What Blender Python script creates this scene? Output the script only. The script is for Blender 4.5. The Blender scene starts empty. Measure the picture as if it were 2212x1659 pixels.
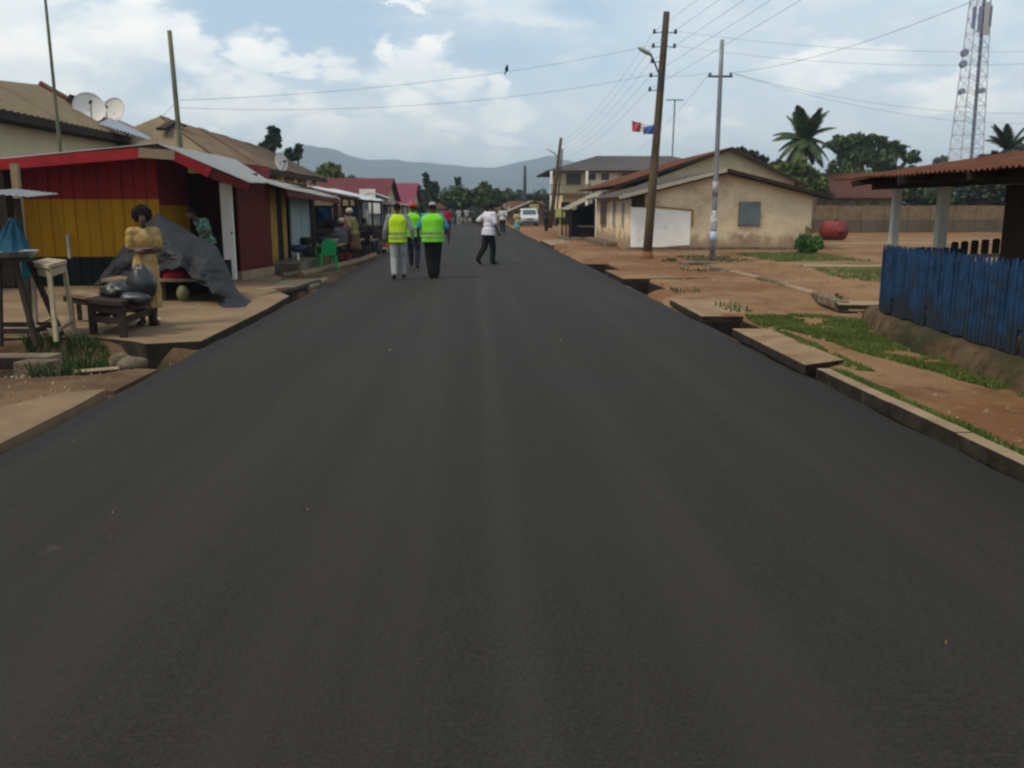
import bpy, math, random
import numpy as np
from mathutils import Vector, Matrix, noise
random.seed(7); np.random.seed(7)
S = bpy.context.scene
COL = S.collection
PI = math.pi

# ------------------------------------------------------------------ camera
CAM_H = 1.62; FPX = 1900.0; PITCH = math.atan(379.5/FPX); YAW = math.radians(2.51)
cd = bpy.data.cameras.new('camera'); cam = bpy.data.objects.new('camera', cd); COL.objects.link(cam)
cam.location = (0, 0, CAM_H)
cam.rotation_euler = (PI/2 - PITCH, 0, -YAW)
cd.sensor_width = 36; cd.lens = 36*FPX/2212; cd.clip_end = 20000; cd.clip_start = 0.05
cd.dof.use_dof = True; cd.dof.focus_distance = 1.1; cd.dof.aperture_fstop = 11.5
S.camera = cam

# ------------------------------------------------------------------ sky and sun
W = bpy.data.worlds.new('World'); S.world = W; W.use_nodes = True
SUN_EL, SUN_AZ = 54.0, -116.0            # azimuth from +Y, positive to the right
def world_nodes():
    nt = W.node_tree; nt.nodes.clear(); N = nt.nodes.new; L = nt.links.new
    out = N('ShaderNodeOutputWorld'); bg = N('ShaderNodeBackground'); L(bg.outputs[0], out.inputs[0])
    sky = N('ShaderNodeTexSky'); sky.sky_type = 'NISHITA'; sky.sun_disc = False
    sky.sun_elevation = math.radians(SUN_EL); sky.sun_rotation = math.radians(SUN_AZ)
    sky.dust_density = 2.5; sky.air_density = 1.0; sky.ozone_density = 1.0
    tc = N('ShaderNodeTexCoord'); D = tc.outputs['Generated']
    def math_(op, a, b=None, c=None, clamp=False):
        m = N('ShaderNodeMath'); m.operation = op; m.use_clamp = clamp
        for i, q in enumerate((a, b, c)):
            if q is None: continue
            if isinstance(q, (int, float)): m.inputs[i].default_value = q
            else: L(q, m.inputs[i])
        return m.outputs[0]
    def vm(op, a, b):
        m = N('ShaderNodeVectorMath'); m.operation = op
        for i, q in enumerate((a, b)):
            if isinstance(q, tuple): m.inputs[i].default_value = q
            else: L(q, m.inputs[i])
        return m.outputs['Value'] if op == 'LENGTH' else m.outputs[0]
    def rng(v, a, b, c=0., d=1., t='SMOOTHSTEP'):
        m = N('ShaderNodeMapRange'); m.interpolation_type = t
        L(v, m.inputs[0])
        for i, q in enumerate((a, b, c, d)): m.inputs[i+1].default_value = q
        return m.outputs[0]
    def mixc(f, a, b):
        m = N('ShaderNodeMix'); m.data_type = 'RGBA'
        L(f, m.inputs[0]) if not isinstance(f, float) else setattr(m.inputs[0], 'default_value', f)
        for i, q in ((6, a), (7, b)):
            if isinstance(q, tuple): m.inputs[i].default_value = q
            else: L(q, m.inputs[i])
        return m.outputs[2]
    sep = N('ShaderNodeSeparateXYZ'); L(D, sep.inputs[0])
    az = math_('ARCTAN2', sep.outputs[0], sep.outputs[1])
    el = math_('ARCSINE', sep.outputs[2])
    cmb = N('ShaderNodeCombineXYZ'); L(az, cmb.inputs[0]); L(el, cmb.inputs[1])
    def nz(sc, det, rough=.55, vec=D):
        n = N('ShaderNodeTexNoise'); n.inputs['Scale'].default_value = sc; n.inputs['Detail'].default_value = det
        n.inputs['Roughness'].default_value = rough; L(vec, n.inputs['Vector']); return n
    stretch = vm('MULTIPLY', D, (1, 1, 2.2))
    n1 = nz(9, 5, .6, stretch); n2 = nz(22, 6, .62, stretch); n3 = nz(3.2, 4, .55, stretch); n4 = nz(14, 4, .5, stretch)
    n5 = nz(16, 6, .6, stretch)
    d1 = vm('MULTIPLY', vm('SUBTRACT', n5.outputs['Color'], (.5, .5, .5)), (.13, .085, 0))
    P = vm('ADD', cmb.outputs[0], d1)
    blobs = [  # cumulus heads: azimuth, elevation, half width, half height in degrees
        (-3.2, 8.7, 2.5, 1.5), (-5.5, 8.2, 1.8, 1.2), (-2.6, 9.6, 1.1, 1.0), (-5.0, 9.5, .8, .9), (-0.3, 7.9, 1.8, .9), (2.0, 7.2, 1.0, 1.1),
        (-8.2, 8.1, 1.4, 1.1), (-11.2, 8.4, 2.3, .55), (-3.6, 12.0, 1.9, .35), (-13.2, 9.2, 1.7, 1.3), (-14.5, 7.5, 2.5, 1.2),
        (-19.5, 10.6, 2.3, 2.6), (-17.2, 9.2, 2.1, 1.5), (-21.8, 8.7, 2.4, 1.1), (-25.8, 9.6, 3.2, 2.8), (-24.5, 11.6, 2.6, 1.2),
        (-26, 6.0, 3.2, 1.5), (-12.0, 6.0, 3.6, .9), (-1.5, 5.0, 1.6, .8), (1.5, 4.2, 1.4, .6), (-5, 2.6, 1.8, .8), (1.0, 2.4, 3.0, .9), (-8.5, 4.6, 2.6, .9), (-4.2, 6.2, 2.6, 1.2), (2.2, 5.8, 1.8, .8), (-16, 5.4, 3.4, 1.1), (21, 8.2, 4.5, .9),
        (7.5, 3.5, 1.4, .5), (28.5, 6.2, 3.4, 1.0), (33, 6.3, 3.2, 1.1), (-19, 3.2, 3.5, .9), (14, 5.0, 2.0, .6)]
    acc = None
    for a, e, w, h in blobs:
        q = vm('SUBTRACT', P, (math.radians(a), math.radians(e), 0))
        q = vm('MULTIPLY', q, (1/math.radians(w), 1/math.radians(h), 0))
        ln = vm('LENGTH', q, (0, 0, 0))
        m = rng(ln, .45, 1.30, 1, 0)
        acc = m if acc is None else math_('MAXIMUM', acc, m)
    cum = acc
    # scattered cloud over the rest of the dome
    gen = rng(n3.outputs[0], .50, .68)
    detail = rng(n1.outputs[0], .42, .62)
    gen = math_('MULTIPLY', gen, math_('ADD', .35, math_('MULTIPLY', detail, .65)))
    # the long bank descending from upper left to the middle: veil of thin cloud thickening to the horizon
    veil_el = rng(el, math.radians(10.5), math.radians(3.0), 0, 1)
    left = rng(az, math.radians(-14), math.radians(-24), 0, 1)
    bank = math_('MAXIMUM', veil_el, math_('MULTIPLY', left, rng(el, math.radians(14), math.radians(8), .2, 1)))
    veil = math_('MULTIPLY', bank, rng(n1.outputs[0], .25, .55, .62, 1.0))
    veil = math_('MAXIMUM', veil, math_('MULTIPLY', gen, .8))
    high = rng(az, math.radians(5), math.radians(14), 0, .55)
    veil = math_('MAXIMUM', veil, math_('MULTIPLY', high, rng(n4.outputs[0], .4, .6, .7, 1)))
    skyc = vm('MULTIPLY', sky.outputs[0], (1.0, 1.0, 1.0))
    base = mixc(rng(el, 0, math.radians(32), .70, .30), skyc, (6.9, 9.2, 11.2, 1))
    veilc = mixc(rng(n2.outputs[0], .35, .65), (9.0, 9.8, 10.1, 1), (10.7, 10.8, 10.3, 1))
    c = mixc(veil, base, veilc)
    whitec = mixc(rng(n4.outputs[0], .38, .62), (10.6, 10.9, 10.8, 1), (12.9, 12.7, 11.8, 1))
    c = mixc(math_('MULTIPLY', cum, .9), c, whitec)
    below = rng(el, math.radians(-0.5), math.radians(-6), 0, 1)
    c = mixc(below, c, (3.2, 3.0, 2.7, 1))
    L(c, bg.inputs[0]); bg.inputs[1].default_value = 0.106
world_nodes()
sd = bpy.data.lights.new('sun', 'SUN'); sun = bpy.data.objects.new('sun', sd); COL.objects.link(sun)
sd.energy = 2.4; sd.angle = math.radians(14); sd.color = (1.0, .87, .66)
_e, _a = math.radians(SUN_EL), math.radians(SUN_AZ)
_dir = Vector((math.sin(_a)*math.cos(_e), math.cos(_a)*math.cos(_e), math.sin(_e)))
sun.rotation_euler = _dir.to_track_quat('Z', 'Y').to_euler(); sun.location = _dir*60
S.view_settings.view_transform = 'Standard'; S.view_settings.look = 'None'
S.view_settings.exposure = 0.0; S.view_settings.gamma = 1.0; S.view_settings.use_curve_mapping = False

# ------------------------------------------------------------------ measuring helpers
def _ray(u, v):
    x = (u-1106)/FPX; y = -(v-829.5)/FPX
    f = math.cos(PITCH)+y*math.sin(PITCH); z = -math.sin(PITCH)+y*math.cos(PITCH)
    return (x*math.cos(YAW)+f*math.sin(YAW), -x*math.sin(YAW)+f*math.cos(YAW), z)
def at(u, v, Y):
    r = _ray(u, v); t = Y/r[1]; return Vector((r[0]*t, Y, CAM_H+r[2]*t))
def gr(u, v, z=0.0):
    r = _ray(u, v); t = (z-CAM_H)/r[2]; return Vector((r[0]*t, r[1]*t, z))

# ------------------------------------------------------------------ materials
MATS = {}
def mat(name, col, rough=.85, var=.18, scale=4.0, col2=None, mix2=(.45, .65), scale2=1.2, bump=.25, bscale=None,
        metal=0.0, spec=.13, streak=False, emit=None, stripes=None, splash=None):
    if name in MATS: return MATS[name]
    m = bpy.data.materials.new(name); MATS[name] = m; m.use_nodes = True
    nt = m.node_tree; b = nt.nodes['Principled BSDF']; N = nt.nodes.new; L = nt.links.new
    tc = N('ShaderNodeTexCoord'); g = N('ShaderNodeNewGeometry')
    vec = g.outputs['Position']
    if streak:
        mp = N('ShaderNodeMapping'); mp.inputs['Scale'].default_value = (1, 1, .12); L(vec, mp.inputs[0]); v2 = mp.outputs[0]
    else: v2 = vec
    n = N('ShaderNodeTexNoise'); n.inputs['Scale'].default_value = scale; n.inputs['Detail'].default_value = 7
    n.inputs['Roughness'].default_value = .65; L(v2, n.inputs['Vector'])
    cr = N('ShaderNodeValToRGB')
    lo = [max(0, c*(1-var*1.6)) for c in col]; hi = [min(1, c*(1+var*1.4)) for c in col]
    cr.color_ramp.elements[0].color = (*lo, 1); cr.color_ramp.elements[1].color = (*hi, 1)
    cr.color_ramp.elements[0].position = .3; cr.color_ramp.elements[1].position = .7
    L(n.outputs[0], cr.inputs[0]); cur = cr.outputs[0]
    if stripes:   # painted horizontal bands: list of (top height, colour) from the ground up
        sp = N('ShaderNodeSeparateXYZ'); L(vec, sp.inputs[0])
        for z, c in stripes:
            gt = N('ShaderNodeMath'); gt.operation = 'GREATER_THAN'; gt.inputs[1].default_value = z; L(sp.outputs[2], gt.inputs[0])
            mx = N('ShaderNodeMix'); mx.data_type = 'RGBA'; L(gt.outputs[0], mx.inputs[0]); L(cur, mx.inputs[6]); mx.inputs[7].default_value = (*c, 1)
            cur = mx.outputs[2]
        mul = N('ShaderNodeMix'); mul.data_type = 'RGBA'; mul.blend_type = 'MULTIPLY'; mul.inputs[0].default_value = .5
        c2 = N('ShaderNodeValToRGB'); c2.color_ramp.elements[0].color = (.5, .5, .5, 1); c2.color_ramp.elements[0].position = .3
        c2.color_ramp.elements[1].position = .65; L(n.outputs[0], c2.inputs[0])
        L(cur, mul.inputs[6]); L(c2.outputs[0], mul.inputs[7]); cur = mul.outputs[2]
    if col2:
        k = N('ShaderNodeTexNoise'); k.inputs['Scale'].default_value = scale2; k.inputs['Detail'].default_value = 8
        k.inputs['Roughness'].default_value = .68; L(v2, k.inputs['Vector'])
        r = N('ShaderNodeMapRange'); r.interpolation_type = 'SMOOTHSTEP'; r.inputs[1].default_value = mix2[0]; r.inputs[2].default_value = mix2[1]
        L(k.outputs[0], r.inputs[0])
        mx = N('ShaderNodeMix'); mx.data_type = 'RGBA'; L(r.outputs[0], mx.inputs[0]); L(cur, mx.inputs[6]); mx.inputs[7].default_value = (*col2, 1)
        cur = mx.outputs[2]
    if splash:      # mud thrown up the foot of a wall, ragged upper edge
        z0, z1, c3 = splash; sp = N('ShaderNodeSeparateXYZ'); L(vec, sp.inputs[0])
        k = N('ShaderNodeTexNoise'); k.inputs['Scale'].default_value = 1.6; k.inputs['Detail'].default_value = 8; k.inputs['Roughness'].default_value = .7; L(vec, k.inputs['Vector'])
        a = N('ShaderNodeMath'); a.operation = 'MULTIPLY_ADD'; a.inputs[1].default_value = -1.9; L(k.outputs[0], a.inputs[0]); L(sp.outputs[2], a.inputs[2])
        r = N('ShaderNodeMapRange'); r.interpolation_type = 'SMOOTHSTEP'; r.inputs[1].default_value = z1-.95; r.inputs[2].default_value = z0-.95; r.inputs[4].default_value = .75; L(a.outputs[0], r.inputs[0])
        mx = N('ShaderNodeMix'); mx.data_type = 'RGBA'; L(r.outputs[0], mx.inputs[0]); L(cur, mx.inputs[6]); mx.inputs[7].default_value = (*c3, 1); cur = mx.outputs[2]
    L(cur, b.inputs['Base Color'])
    b.inputs['Roughness'].default_value = rough; b.inputs['Metallic'].default_value = metal
    b.inputs['Specular IOR Level'].default_value = spec
    if bump:
        bn = N('ShaderNodeBump'); bn.inputs['Strength'].default_value = bump; bn.inputs['Distance'].default_value = .02
        n3 = N('ShaderNodeTexNoise'); n3.inputs['Scale'].default_value = bscale or scale*6; n3.inputs['Detail'].default_value = 5; L(vec, n3.inputs['Vector'])
        L(n3.outputs[0], bn.inputs['Height']); L(bn.outputs[0], b.inputs['Normal'])
    return m

def leaf_mat(name, c1, c2, c3):
    if name in MATS: return MATS[name]
    m = bpy.data.materials.new(name); MATS[name] = m; m.use_nodes = True
    nt = m.node_tree; b = nt.nodes['Principled BSDF']; N = nt.nodes.new; L = nt.links.new
    g = N('ShaderNodeNewGeometry')
    n = N('ShaderNodeTexNoise'); n.inputs['Scale'].default_value = 1.1; n.inputs['Detail'].default_value = 4; L(g.outputs['Position'], n.inputs['Vector'])
    cr = N('ShaderNodeValToRGB'); e = cr.color_ramp.elements
    e[0].position = .3; e[0].color = (*c1, 1); e[1].position = .7; e[1].color = (*c3, 1); q = e.new(.5); q.color = (*c2, 1)
    ad = N('ShaderNodeMath'); ad.operation = 'MULTIPLY_ADD'; ad.inputs[1].default_value = .35; L(g.outputs['Random Per Island'], ad.inputs[0])
    sb = N('ShaderNodeMath'); sb.operation = 'SUBTRACT'; L(n.outputs[0], sb.inputs[0]); sb.inputs[1].default_value = .17
    L(sb.outputs[0], ad.inputs[2]); L(ad.outputs[0], cr.inputs[0]); L(cr.outputs[0], b.inputs['Base Color'])
    b.inputs['Roughness'].default_value = .6; b.inputs['Specular IOR Level'].default_value = .25
    b.inputs['Subsurface Weight'].default_value = 0
    return m

# ------------------------------------------------------------------ mesh helpers
OFF = {}
def off(o): return OFF.get(o.name, Vector((0, 0, 0))) if o else Vector((0, 0, 0))
class MB:
    def __init__(s): s.v = []; s.f = []
    def add(s, vs, fs):
        b = len(s.v); s.v += [tuple(q) for q in vs]; s.f += [tuple(i+b for i in f) for f in fs]; return s
    def hexa(s, p):   # 4 bottom, 4 top
        return s.add(p, [(3, 2, 1, 0), (4, 5, 6, 7), (0, 1, 5, 4), (1, 2, 6, 5), (2, 3, 7, 6), (3, 0, 4, 7)])
    def box(s, c, d, rz=0, tilt=0):
        x, y, z = [q/2 for q in d]; M = Matrix.Rotation(rz, 3, 'Z') @ Matrix.Rotation(tilt, 3, 'Y')
        return s.hexa([Vector(c)+M @ Vector(q) for q in ((-x, -y, -z), (x, -y, -z), (x, y, -z), (-x, y, -z), (-x, -y, z), (x, -y, z), (x, y, z), (-x, y, z))])
    def beam(s, a, b, w, h, up=(0, 0, 1)):
        a = Vector(a); b = Vector(b); d = (b-a).normalized(); r = d.cross(Vector(up))
        if r.length < 1e-4: r = Vector((1, 0, 0))
        r.normalize(); u = r.cross(d).normalized(); r *= w/2; u *= h/2
        return s.hexa([a-r-u, a+r-u, b+r-u, b-r-u, a-r+u, a+r+u, b+r+u, b-r+u])
    def prism(s, poly, vec):
        n = len(poly); P = [Vector(q) for q in poly]; V = Vector(vec)
        return s.add(P+[q+V for q in P], [tuple(range(n))[::-1], tuple(range(n, 2*n))]+[(i, (i+1) % n, n+(i+1) % n, n+i) for i in range(n)])
    def ring(s, pts_r, n=8, cap=True, flat=(1, 1)):
        b = len(s.v); k = len(pts_r)
        P = [Vector(q[0]) for q in pts_r]
        pr = None
        for i in range(k):
            d = (P[min(i+1, k-1)]-P[max(i-1, 0)]).normalized()
            ref = Vector((0, 0, 1)) if abs(d.z) < .9 else Vector((0, 1, 0))
            if pr is None: r = d.cross(ref).normalized()
            else:
                r = (pr - d*pr.dot(d)); r = r.normalized() if r.length > 1e-6 else d.cross(ref).normalized()
            pr = r; u = r.cross(d)
            R = pts_r[i][1]
            for j in range(n):
                a = 2*PI*j/n; s.v.append(tuple(P[i]+r*(math.cos(a)*R*flat[0])+u*(math.sin(a)*R*flat[1])))
        for i in range(k-1):
            for j in range(n):
                j2 = (j+1) % n; s.f.append((b+i*n+j, b+i*n+j2, b+(i+1)*n+j2, b+(i+1)*n+j))
        if cap: s.f.append(tuple(b+j for j in range(n))[::-1]); s.f.append(tuple(b+(k-1)*n+j for j in range(n)))
        return s
    def tube(s, a, b, r0, r1=None, n=8, flat=(1, 1)): return s.ring([(a, r0), (b, r0 if r1 is None else r1)], n, True, flat)
    def loft(s, secs, n=20, e=1.0):  # (z, cx, cy, rx, ry)
        b = len(s.v)
        for z, cx, cy, rx, ry in secs:
            for j in range(n):
                a = 2*PI*j/n; ca, sa = math.cos(a), math.sin(a)
                s.v.append((cx+rx*math.copysign(abs(ca)**e, ca), cy+ry*math.copysign(abs(sa)**e, sa), z))
        for i in range(len(secs)-1):
            for j in range(n):
                j2 = (j+1) % n; s.f.append((b+i*n+j, b+i*n+j2, b+(i+1)*n+j2, b+(i+1)*n+j))
        s.f.append(tuple(b+j for j in range(n))[::-1]); s.f.append(tuple(b+(len(secs)-1)*n+j for j in range(n)))
        return s
    def ell(s, c, r, nu=14, nv=8, rot=None):
        c = Vector(c); r = r if isinstance(r, (tuple, list)) else (r, r, r); b = len(s.v)
        R = rot or Matrix.Identity(3)
        for i in range(1, nv):
            t = PI*i/nv
            for j in range(nu):
                a = 2*PI*j/nu; s.v.append(tuple(c+R @ Vector((r[0]*math.sin(t)*math.cos(a), r[1]*math.sin(t)*math.sin(a), r[2]*math.cos(t)))))
        s.v.append(tuple(c+R @ Vector((0, 0, r[2])))); s.v.append(tuple(c+R @ Vector((0, 0, -r[2])))); T = len(s.v)-2
        for i in range(nv-2):
            for j in range(nu):
                j2 = (j+1) % nu; s.f.append((b+i*nu+j, b+(i+1)*nu+j, b+(i+1)*nu+j2, b+i*nu+j2))
        for j in range(nu):
            j2 = (j+1) % nu; s.f.append((T, b+j, b+j2)); s.f.append((T+1, b+(nv-2)*nu+j2, b+(nv-2)*nu+j))
        return s
    def sheet(s, a, b, c, d, waves=10, amp=.018, th=.006, rows=2, sag=0):
        """corrugated sheet: a-b front edge (waves run across it), d-c back edge"""
        a, b, c, d = map(Vector, (a, b, c, d)); n = waves*6
        nrm = (b-a).cross(d-a).normalized()
        if nrm.z < 0: nrm = -nrm
        top = []
        for j in range(rows+1):
            t = j/rows
            for i in range(n+1):
                u = i/n; p = (a*(1-u)+b*u)*(1-t)+(d*(1-u)+c*u)*t
                top.append(p+nrm*(amp*math.sin(2*PI*waves*u)-sag*math.sin(PI*t)*.5))
        w = n+1; bot = [p-nrm*th for p in top]; m = len(top)
        fs = []
        for j in range(rows):
            for i in range(n):
                k = j*w+i; fs.append((k, k+1, k+w+1, k+w)); fs.append((m+k, m+k+w, m+k+w+1, m+k+1))
        for i in range(n):
            fs.append((i, m+i, m+i+1, i+1)); k = rows*w+i; fs.append((k, k+1, m+k+1, m+k))
        return s.add(top+bot, fs)
    def mesh(s, name, o=Vector((0, 0, 0)), smooth=False):
        me = bpy.data.meshes.new(name); me.from_pydata([(x-o[0], y-o[1], z-o[2]) for x, y, z in s.v], [], s.f); me.update()
        if smooth: me.polygons.foreach_set('use_smooth', [True]*len(me.polygons))
        return me
    def build(s, name, m, parent=None, smooth=False, bevel=0, loc=None):
        o_ = off(parent) if parent else (Vector(loc) if loc is not None else Vector((0, 0, 0)))
        me = s.mesh(name, o_, smooth)
        if m: me.materials.append(m)
        ob = bpy.data.objects.new(name, me); COL.objects.link(ob)
        if parent: ob.parent = parent; OFF[ob.name] = off(parent)
        elif loc is not None: ob.location = loc; OFF[ob.name] = Vector(loc)
        if bevel:
            b = ob.modifiers.new('bevel', 'BEVEL'); b.width = bevel; b.segments = 2; b.limit_method = 'ANGLE'
        return ob
def tag(o, label=None, cat=None, group=None, kind=None):
    if label: o['label'] = label
    if cat: o['category'] = cat
    if group: o['group'] = group
    if kind: o['kind'] = kind
    return o
def thing(name, label, cat, loc=(0, 0, 0), group=None):
    o = bpy.data.objects.new(name, None); o.empty_display_size = .2; COL.objects.link(o); o.location = loc
    OFF[o.name] = Vector(loc); return tag(o, label, cat, group)
def struct(o): o['kind'] = 'structure'; return o
def copy_tree(o, parent=None):
    c = o.copy(); COL.objects.link(c)
    if parent: c.parent = parent
    for ch in list(o.children): copy_tree(ch, c)
    return c
def fbm(x, y, s, seed=0.): return noise.fractal(Vector((x*s+seed, y*s-seed, seed)), .9, 2.1, 4)
def remesh(ob, vox, smooth=3):
    r = ob.modifiers.new('r', 'REMESH'); r.mode = 'VOXEL'; r.voxel_size = vox; r.use_smooth_shade = True
    if smooth: k = ob.modifiers.new('s', 'SMOOTH'); k.factor = .5; k.iterations = smooth
    dg = bpy.context.evaluated_depsgraph_get(); me = bpy.data.meshes.new_from_object(ob.evaluated_get(dg))
    old = ob.data; ob.modifiers.clear(); mt = old.materials[0] if old.materials else None
    ob.data = me
    if mt and not me.materials: me.materials.append(mt)
    bpy.data.meshes.remove(old); return ob

# colours
ASPH = (.048, .047, .045)
m_conc = mat('concrete', (.27, .20, .125), .9, .15, 3, (.21, .15, .09), (.5, .7), .8, .3)
m_concd = mat('old_concrete', (.17, .135, .095), .95, .25, 4, (.09, .07, .045), (.42, .62), 1.6, .5)
m_apron = mat('apron_concrete', (.215, .150, .088), .92, .16, 1.2, (.145, .098, .056), (.42, .7), .45, .25, 30)
m_wood = mat('weathered_wood', (.20, .14, .085), .9, .25, 6, None, bump=.3)
m_wdark = mat('dark_wood', (.035, .026, .02), .8, .3, 8)
m_wpale = mat('pale_wood', (.36, .29, .19), .8, .15, 8)
m_rust = mat('rusted_roofing', (.105, .040, .022), .85, .25, 3, (.17, .105, .06), (.5, .75), 1.0)
m_grey = mat('grey_roofing', (.085, .078, .072), .8, .15, 2)
m_zinc = mat('zinc_sheet', (.31, .32, .31), .5, .1, 3, (.26, .24, .21), (.5, .72), 1.3, metal=.35)
m_red = mat('red_paint', (.30, .018, .022), .6, .15, 3)
m_maroon = mat('maroon_paint', (.090, .010, .008), .65, .15, 3)
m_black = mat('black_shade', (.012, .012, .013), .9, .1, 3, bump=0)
m_white = mat('white_paint', (.84, .81, .74), .7, .06, 2, (.42, .38, .32), (.55, .8), 1.5, .1)
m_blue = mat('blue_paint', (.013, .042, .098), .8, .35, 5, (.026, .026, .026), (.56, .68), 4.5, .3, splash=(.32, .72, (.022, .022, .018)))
m_green = mat('green_plastic', (.02, .32, .10), .45, .1, 3, bump=0)
m_teal = mat('teal_fabric', (.015, .16, .19), .8, .2, 5)
m_tarp = mat('black_tarp', (.016, .018, .021), .62, .25, 2.5, bump=.2, spec=.25)
m_cream = mat('cream_plaster', (.46, .39, .26), .9, .1, 1.5, (.34, .27, .17), (.5, .75), .7)
m_peach = mat('peach_plaster', (.70, .56, .37), .92, .10, 1.3, (.44, .31, .20), (.46, .70), .8, .25, splash=(.25, .95, (.20, .125, .07)))
m_metal = mat('grey_metal', (.30, .31, .32), .45, .1, 6, metal=.6)
m_dkmetal = mat('dark_metal', (.06, .07, .085), .5, .15, 6)
m_skin = mat('dark_skin', (.070, .034, .021), .55, .1, 20, bump=0, spec=.4)
m_hair = mat('black_hair', (.008, .007, .007), .9, .2, 40, bump=.6)
m_wire = mat('wire_black', (.14, .15, .17), .6, .05, 4, bump=0)
m_bag = mat('black_bag', (.014, .015, .018), .35, .2, 8, bump=.3, spec=.5)

# ------------------------------------------------------------------ ground
def lerp(a, b, t): return a+(b-a)*t
def sst(a, b, x): t = min(1, max(0, (x-a)/(b-a))); return t*t*(3-2*t)
def gz(x, y):
    """height of the soil"""
    z = -.055
    if -3.4 < x < 3.5 and y < 130: return -.075
    n = .03*fbm(x, y, .9, 3) + .012*fbm(x, y, 4, 8)
    if x > 0:
        z = lerp(-.06, .055, sst(3.3, 3.7, x)) + n*sst(3.3, 3.8, x)
        if y < 8.6: z = lerp(z, .052+n*.6, sst(3.35, 3.5, x))
        for y0, y1 in ((10.9, 12.7), (17.2, 19.6), (22.6, 26.2), (35.5, 38)):   # open stretches of the roadside drain
            if y0 < y < y1 and 3.32 < x < 3.95: z = -.80
        if 4.8 < x < 7.5 and 13 < y < 16.2: z -= .16*sst(13, 13.8, y)*(1-sst(15.4, 16.2, y))*sst(4.8, 5.6, x)
    else:
        z = lerp(-.06, .0 if y < 8.2 else .02, sst(3.3, 3.7, -x)) + n*sst(3.3, 3.8, -x)*(.35 if y < 8.2 and x > -5.3 else 1)
        if 9.1 < y < 10.5 and x < -3.26: z = min(z, -.30)
        if 15.9 < y < 18.2 and -4.3 < x < -3.26: z = -.35
        if 8.4 < y < 10.9 and x < -3.4:      # washed-out drain in front of the apron
            d = sst(8.5, 9.3, y)*(1-sst(10.6, 10.8, y)); z -= .30*d*sst(3.5, 4.2, -x)*(1 if x > -7 else .6)
            z += .05*fbm(x, y, 2.3, 5)*d
    return z
def grid(name, xs, ys, fn, m, kind='structure'):
    nx, ny = len(xs), len(ys)
    v = [(x, y, fn(x, y)) for y in ys for x in xs]
    f = [(j*nx+i, j*nx+i+1, (j+1)*nx+i+1, (j+1)*nx+i) for j in range(ny-1) for i in range(nx-1)]
    b = MB(); b.v = v; b.f = f; o = b.build(name, m, smooth=True); o['kind'] = kind; return o
def spaced(*segs):
    out = []
    for a, b, s in segs: out += list(np.arange(a, b, s))
    return out
xs = spaced((-7000, -1000, 1500), (-1000, -100, 180), (-100, -20, 8), (-20, -8, 1.0), (-8, -3.4, .12), (-3.4, 3.2, 1.1), (3.2, 4.3, .06), (4.3, 8, .15), (8, 16, .5), (16, 60, 4), (60, 400, 60), (400, 7001, 1100))
ys = spaced((-300, -20, 70), (-20, 2, 4), (2, 14, .12), (14, 27, .2), (27, 45, .5), (45, 100, 2), (100, 400, 30), (400, 2000, 400), (2000, 7001, 1000))
def ground_mat():
    m = bpy.data.materials.new('soil'); m.use_nodes = True; nt = m.node_tree; b = nt.nodes['Principled BSDF']; N = nt.nodes.new; L = nt.links.new
    g = N('ShaderNodeNewGeometry'); p = g.outputs['Position']
    def nz(s, d, r=.6):
        n = N('ShaderNodeTexNoise'); n.inputs['Scale'].default_value = s; n.inputs['Detail'].default_value = d; n.inputs['Roughness'].default_value = r; L(p, n.inputs['Vector']); return n.outputs[0]
    def rg(v, a, c):
        r = N('ShaderNodeMapRange'); r.interpolation_type = 'SMOOTHSTEP'; r.inputs[1].default_value = a; r.inputs[2].default_value = c; L(v, r.inputs[0]); return r.outputs[0]
    def mx(f, a, c):
        q = N('ShaderNodeMix'); q.data_type = 'RGBA'; L(f, q.inputs[0])
        for i, w in ((6, a), (7, c)):
            if isinstance(w, tuple): q.inputs[i].default_value = (*w, 1)
            else: L(w, q.inputs[i])
        return q.outputs[2]
    c = mx(rg(nz(.28, 6), .40, .62), (.165, .078, .036), (.245, .152, .080))
    c = mx(rg(nz(1.7, 8, .7), .50, .72), c, (.12, .060, .030))
    c = mx(rg(nz(7, 6, .7), .56, .74), c, (.30, .20, .11))
    c = mx(rg(nz(38, 3, .6), .60, .72), c, (.12, .07, .04))
    sp = N('ShaderNodeSeparateXYZ'); L(p, sp.inputs[0])
    far = rg(sp.outputs[1], 90, 260); c = mx(far, c, (.055, .07, .035))
    left = rg(sp.outputs[0], -2.5, -3.2); c = mx(left, c, mx(rg(nz(1.1, 7, .7), .42, .62), (.085, .050, .028), (.15, .095, .05)))
    c = mx(rg(sp.outputs[2], -.10, -.22), c, (.045, .032, .02))     # soil turns darker below road level, in the drains
    L(c, b.inputs['Base Color']); b.inputs['Roughness'].default_value = .95; b.inputs['Specular IOR Level'].default_value = .12
    bn = N('ShaderNodeBump'); bn.inputs['Strength'].default_value = .5; bn.inputs['Distance'].default_value = .03; L(nz(16, 8, .7), bn.inputs['Height']); L(bn.outputs[0], b.inputs['Normal'])
    return m
m_soil = ground_mat()
grid('ground', xs, ys, gz, m_soil)

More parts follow.
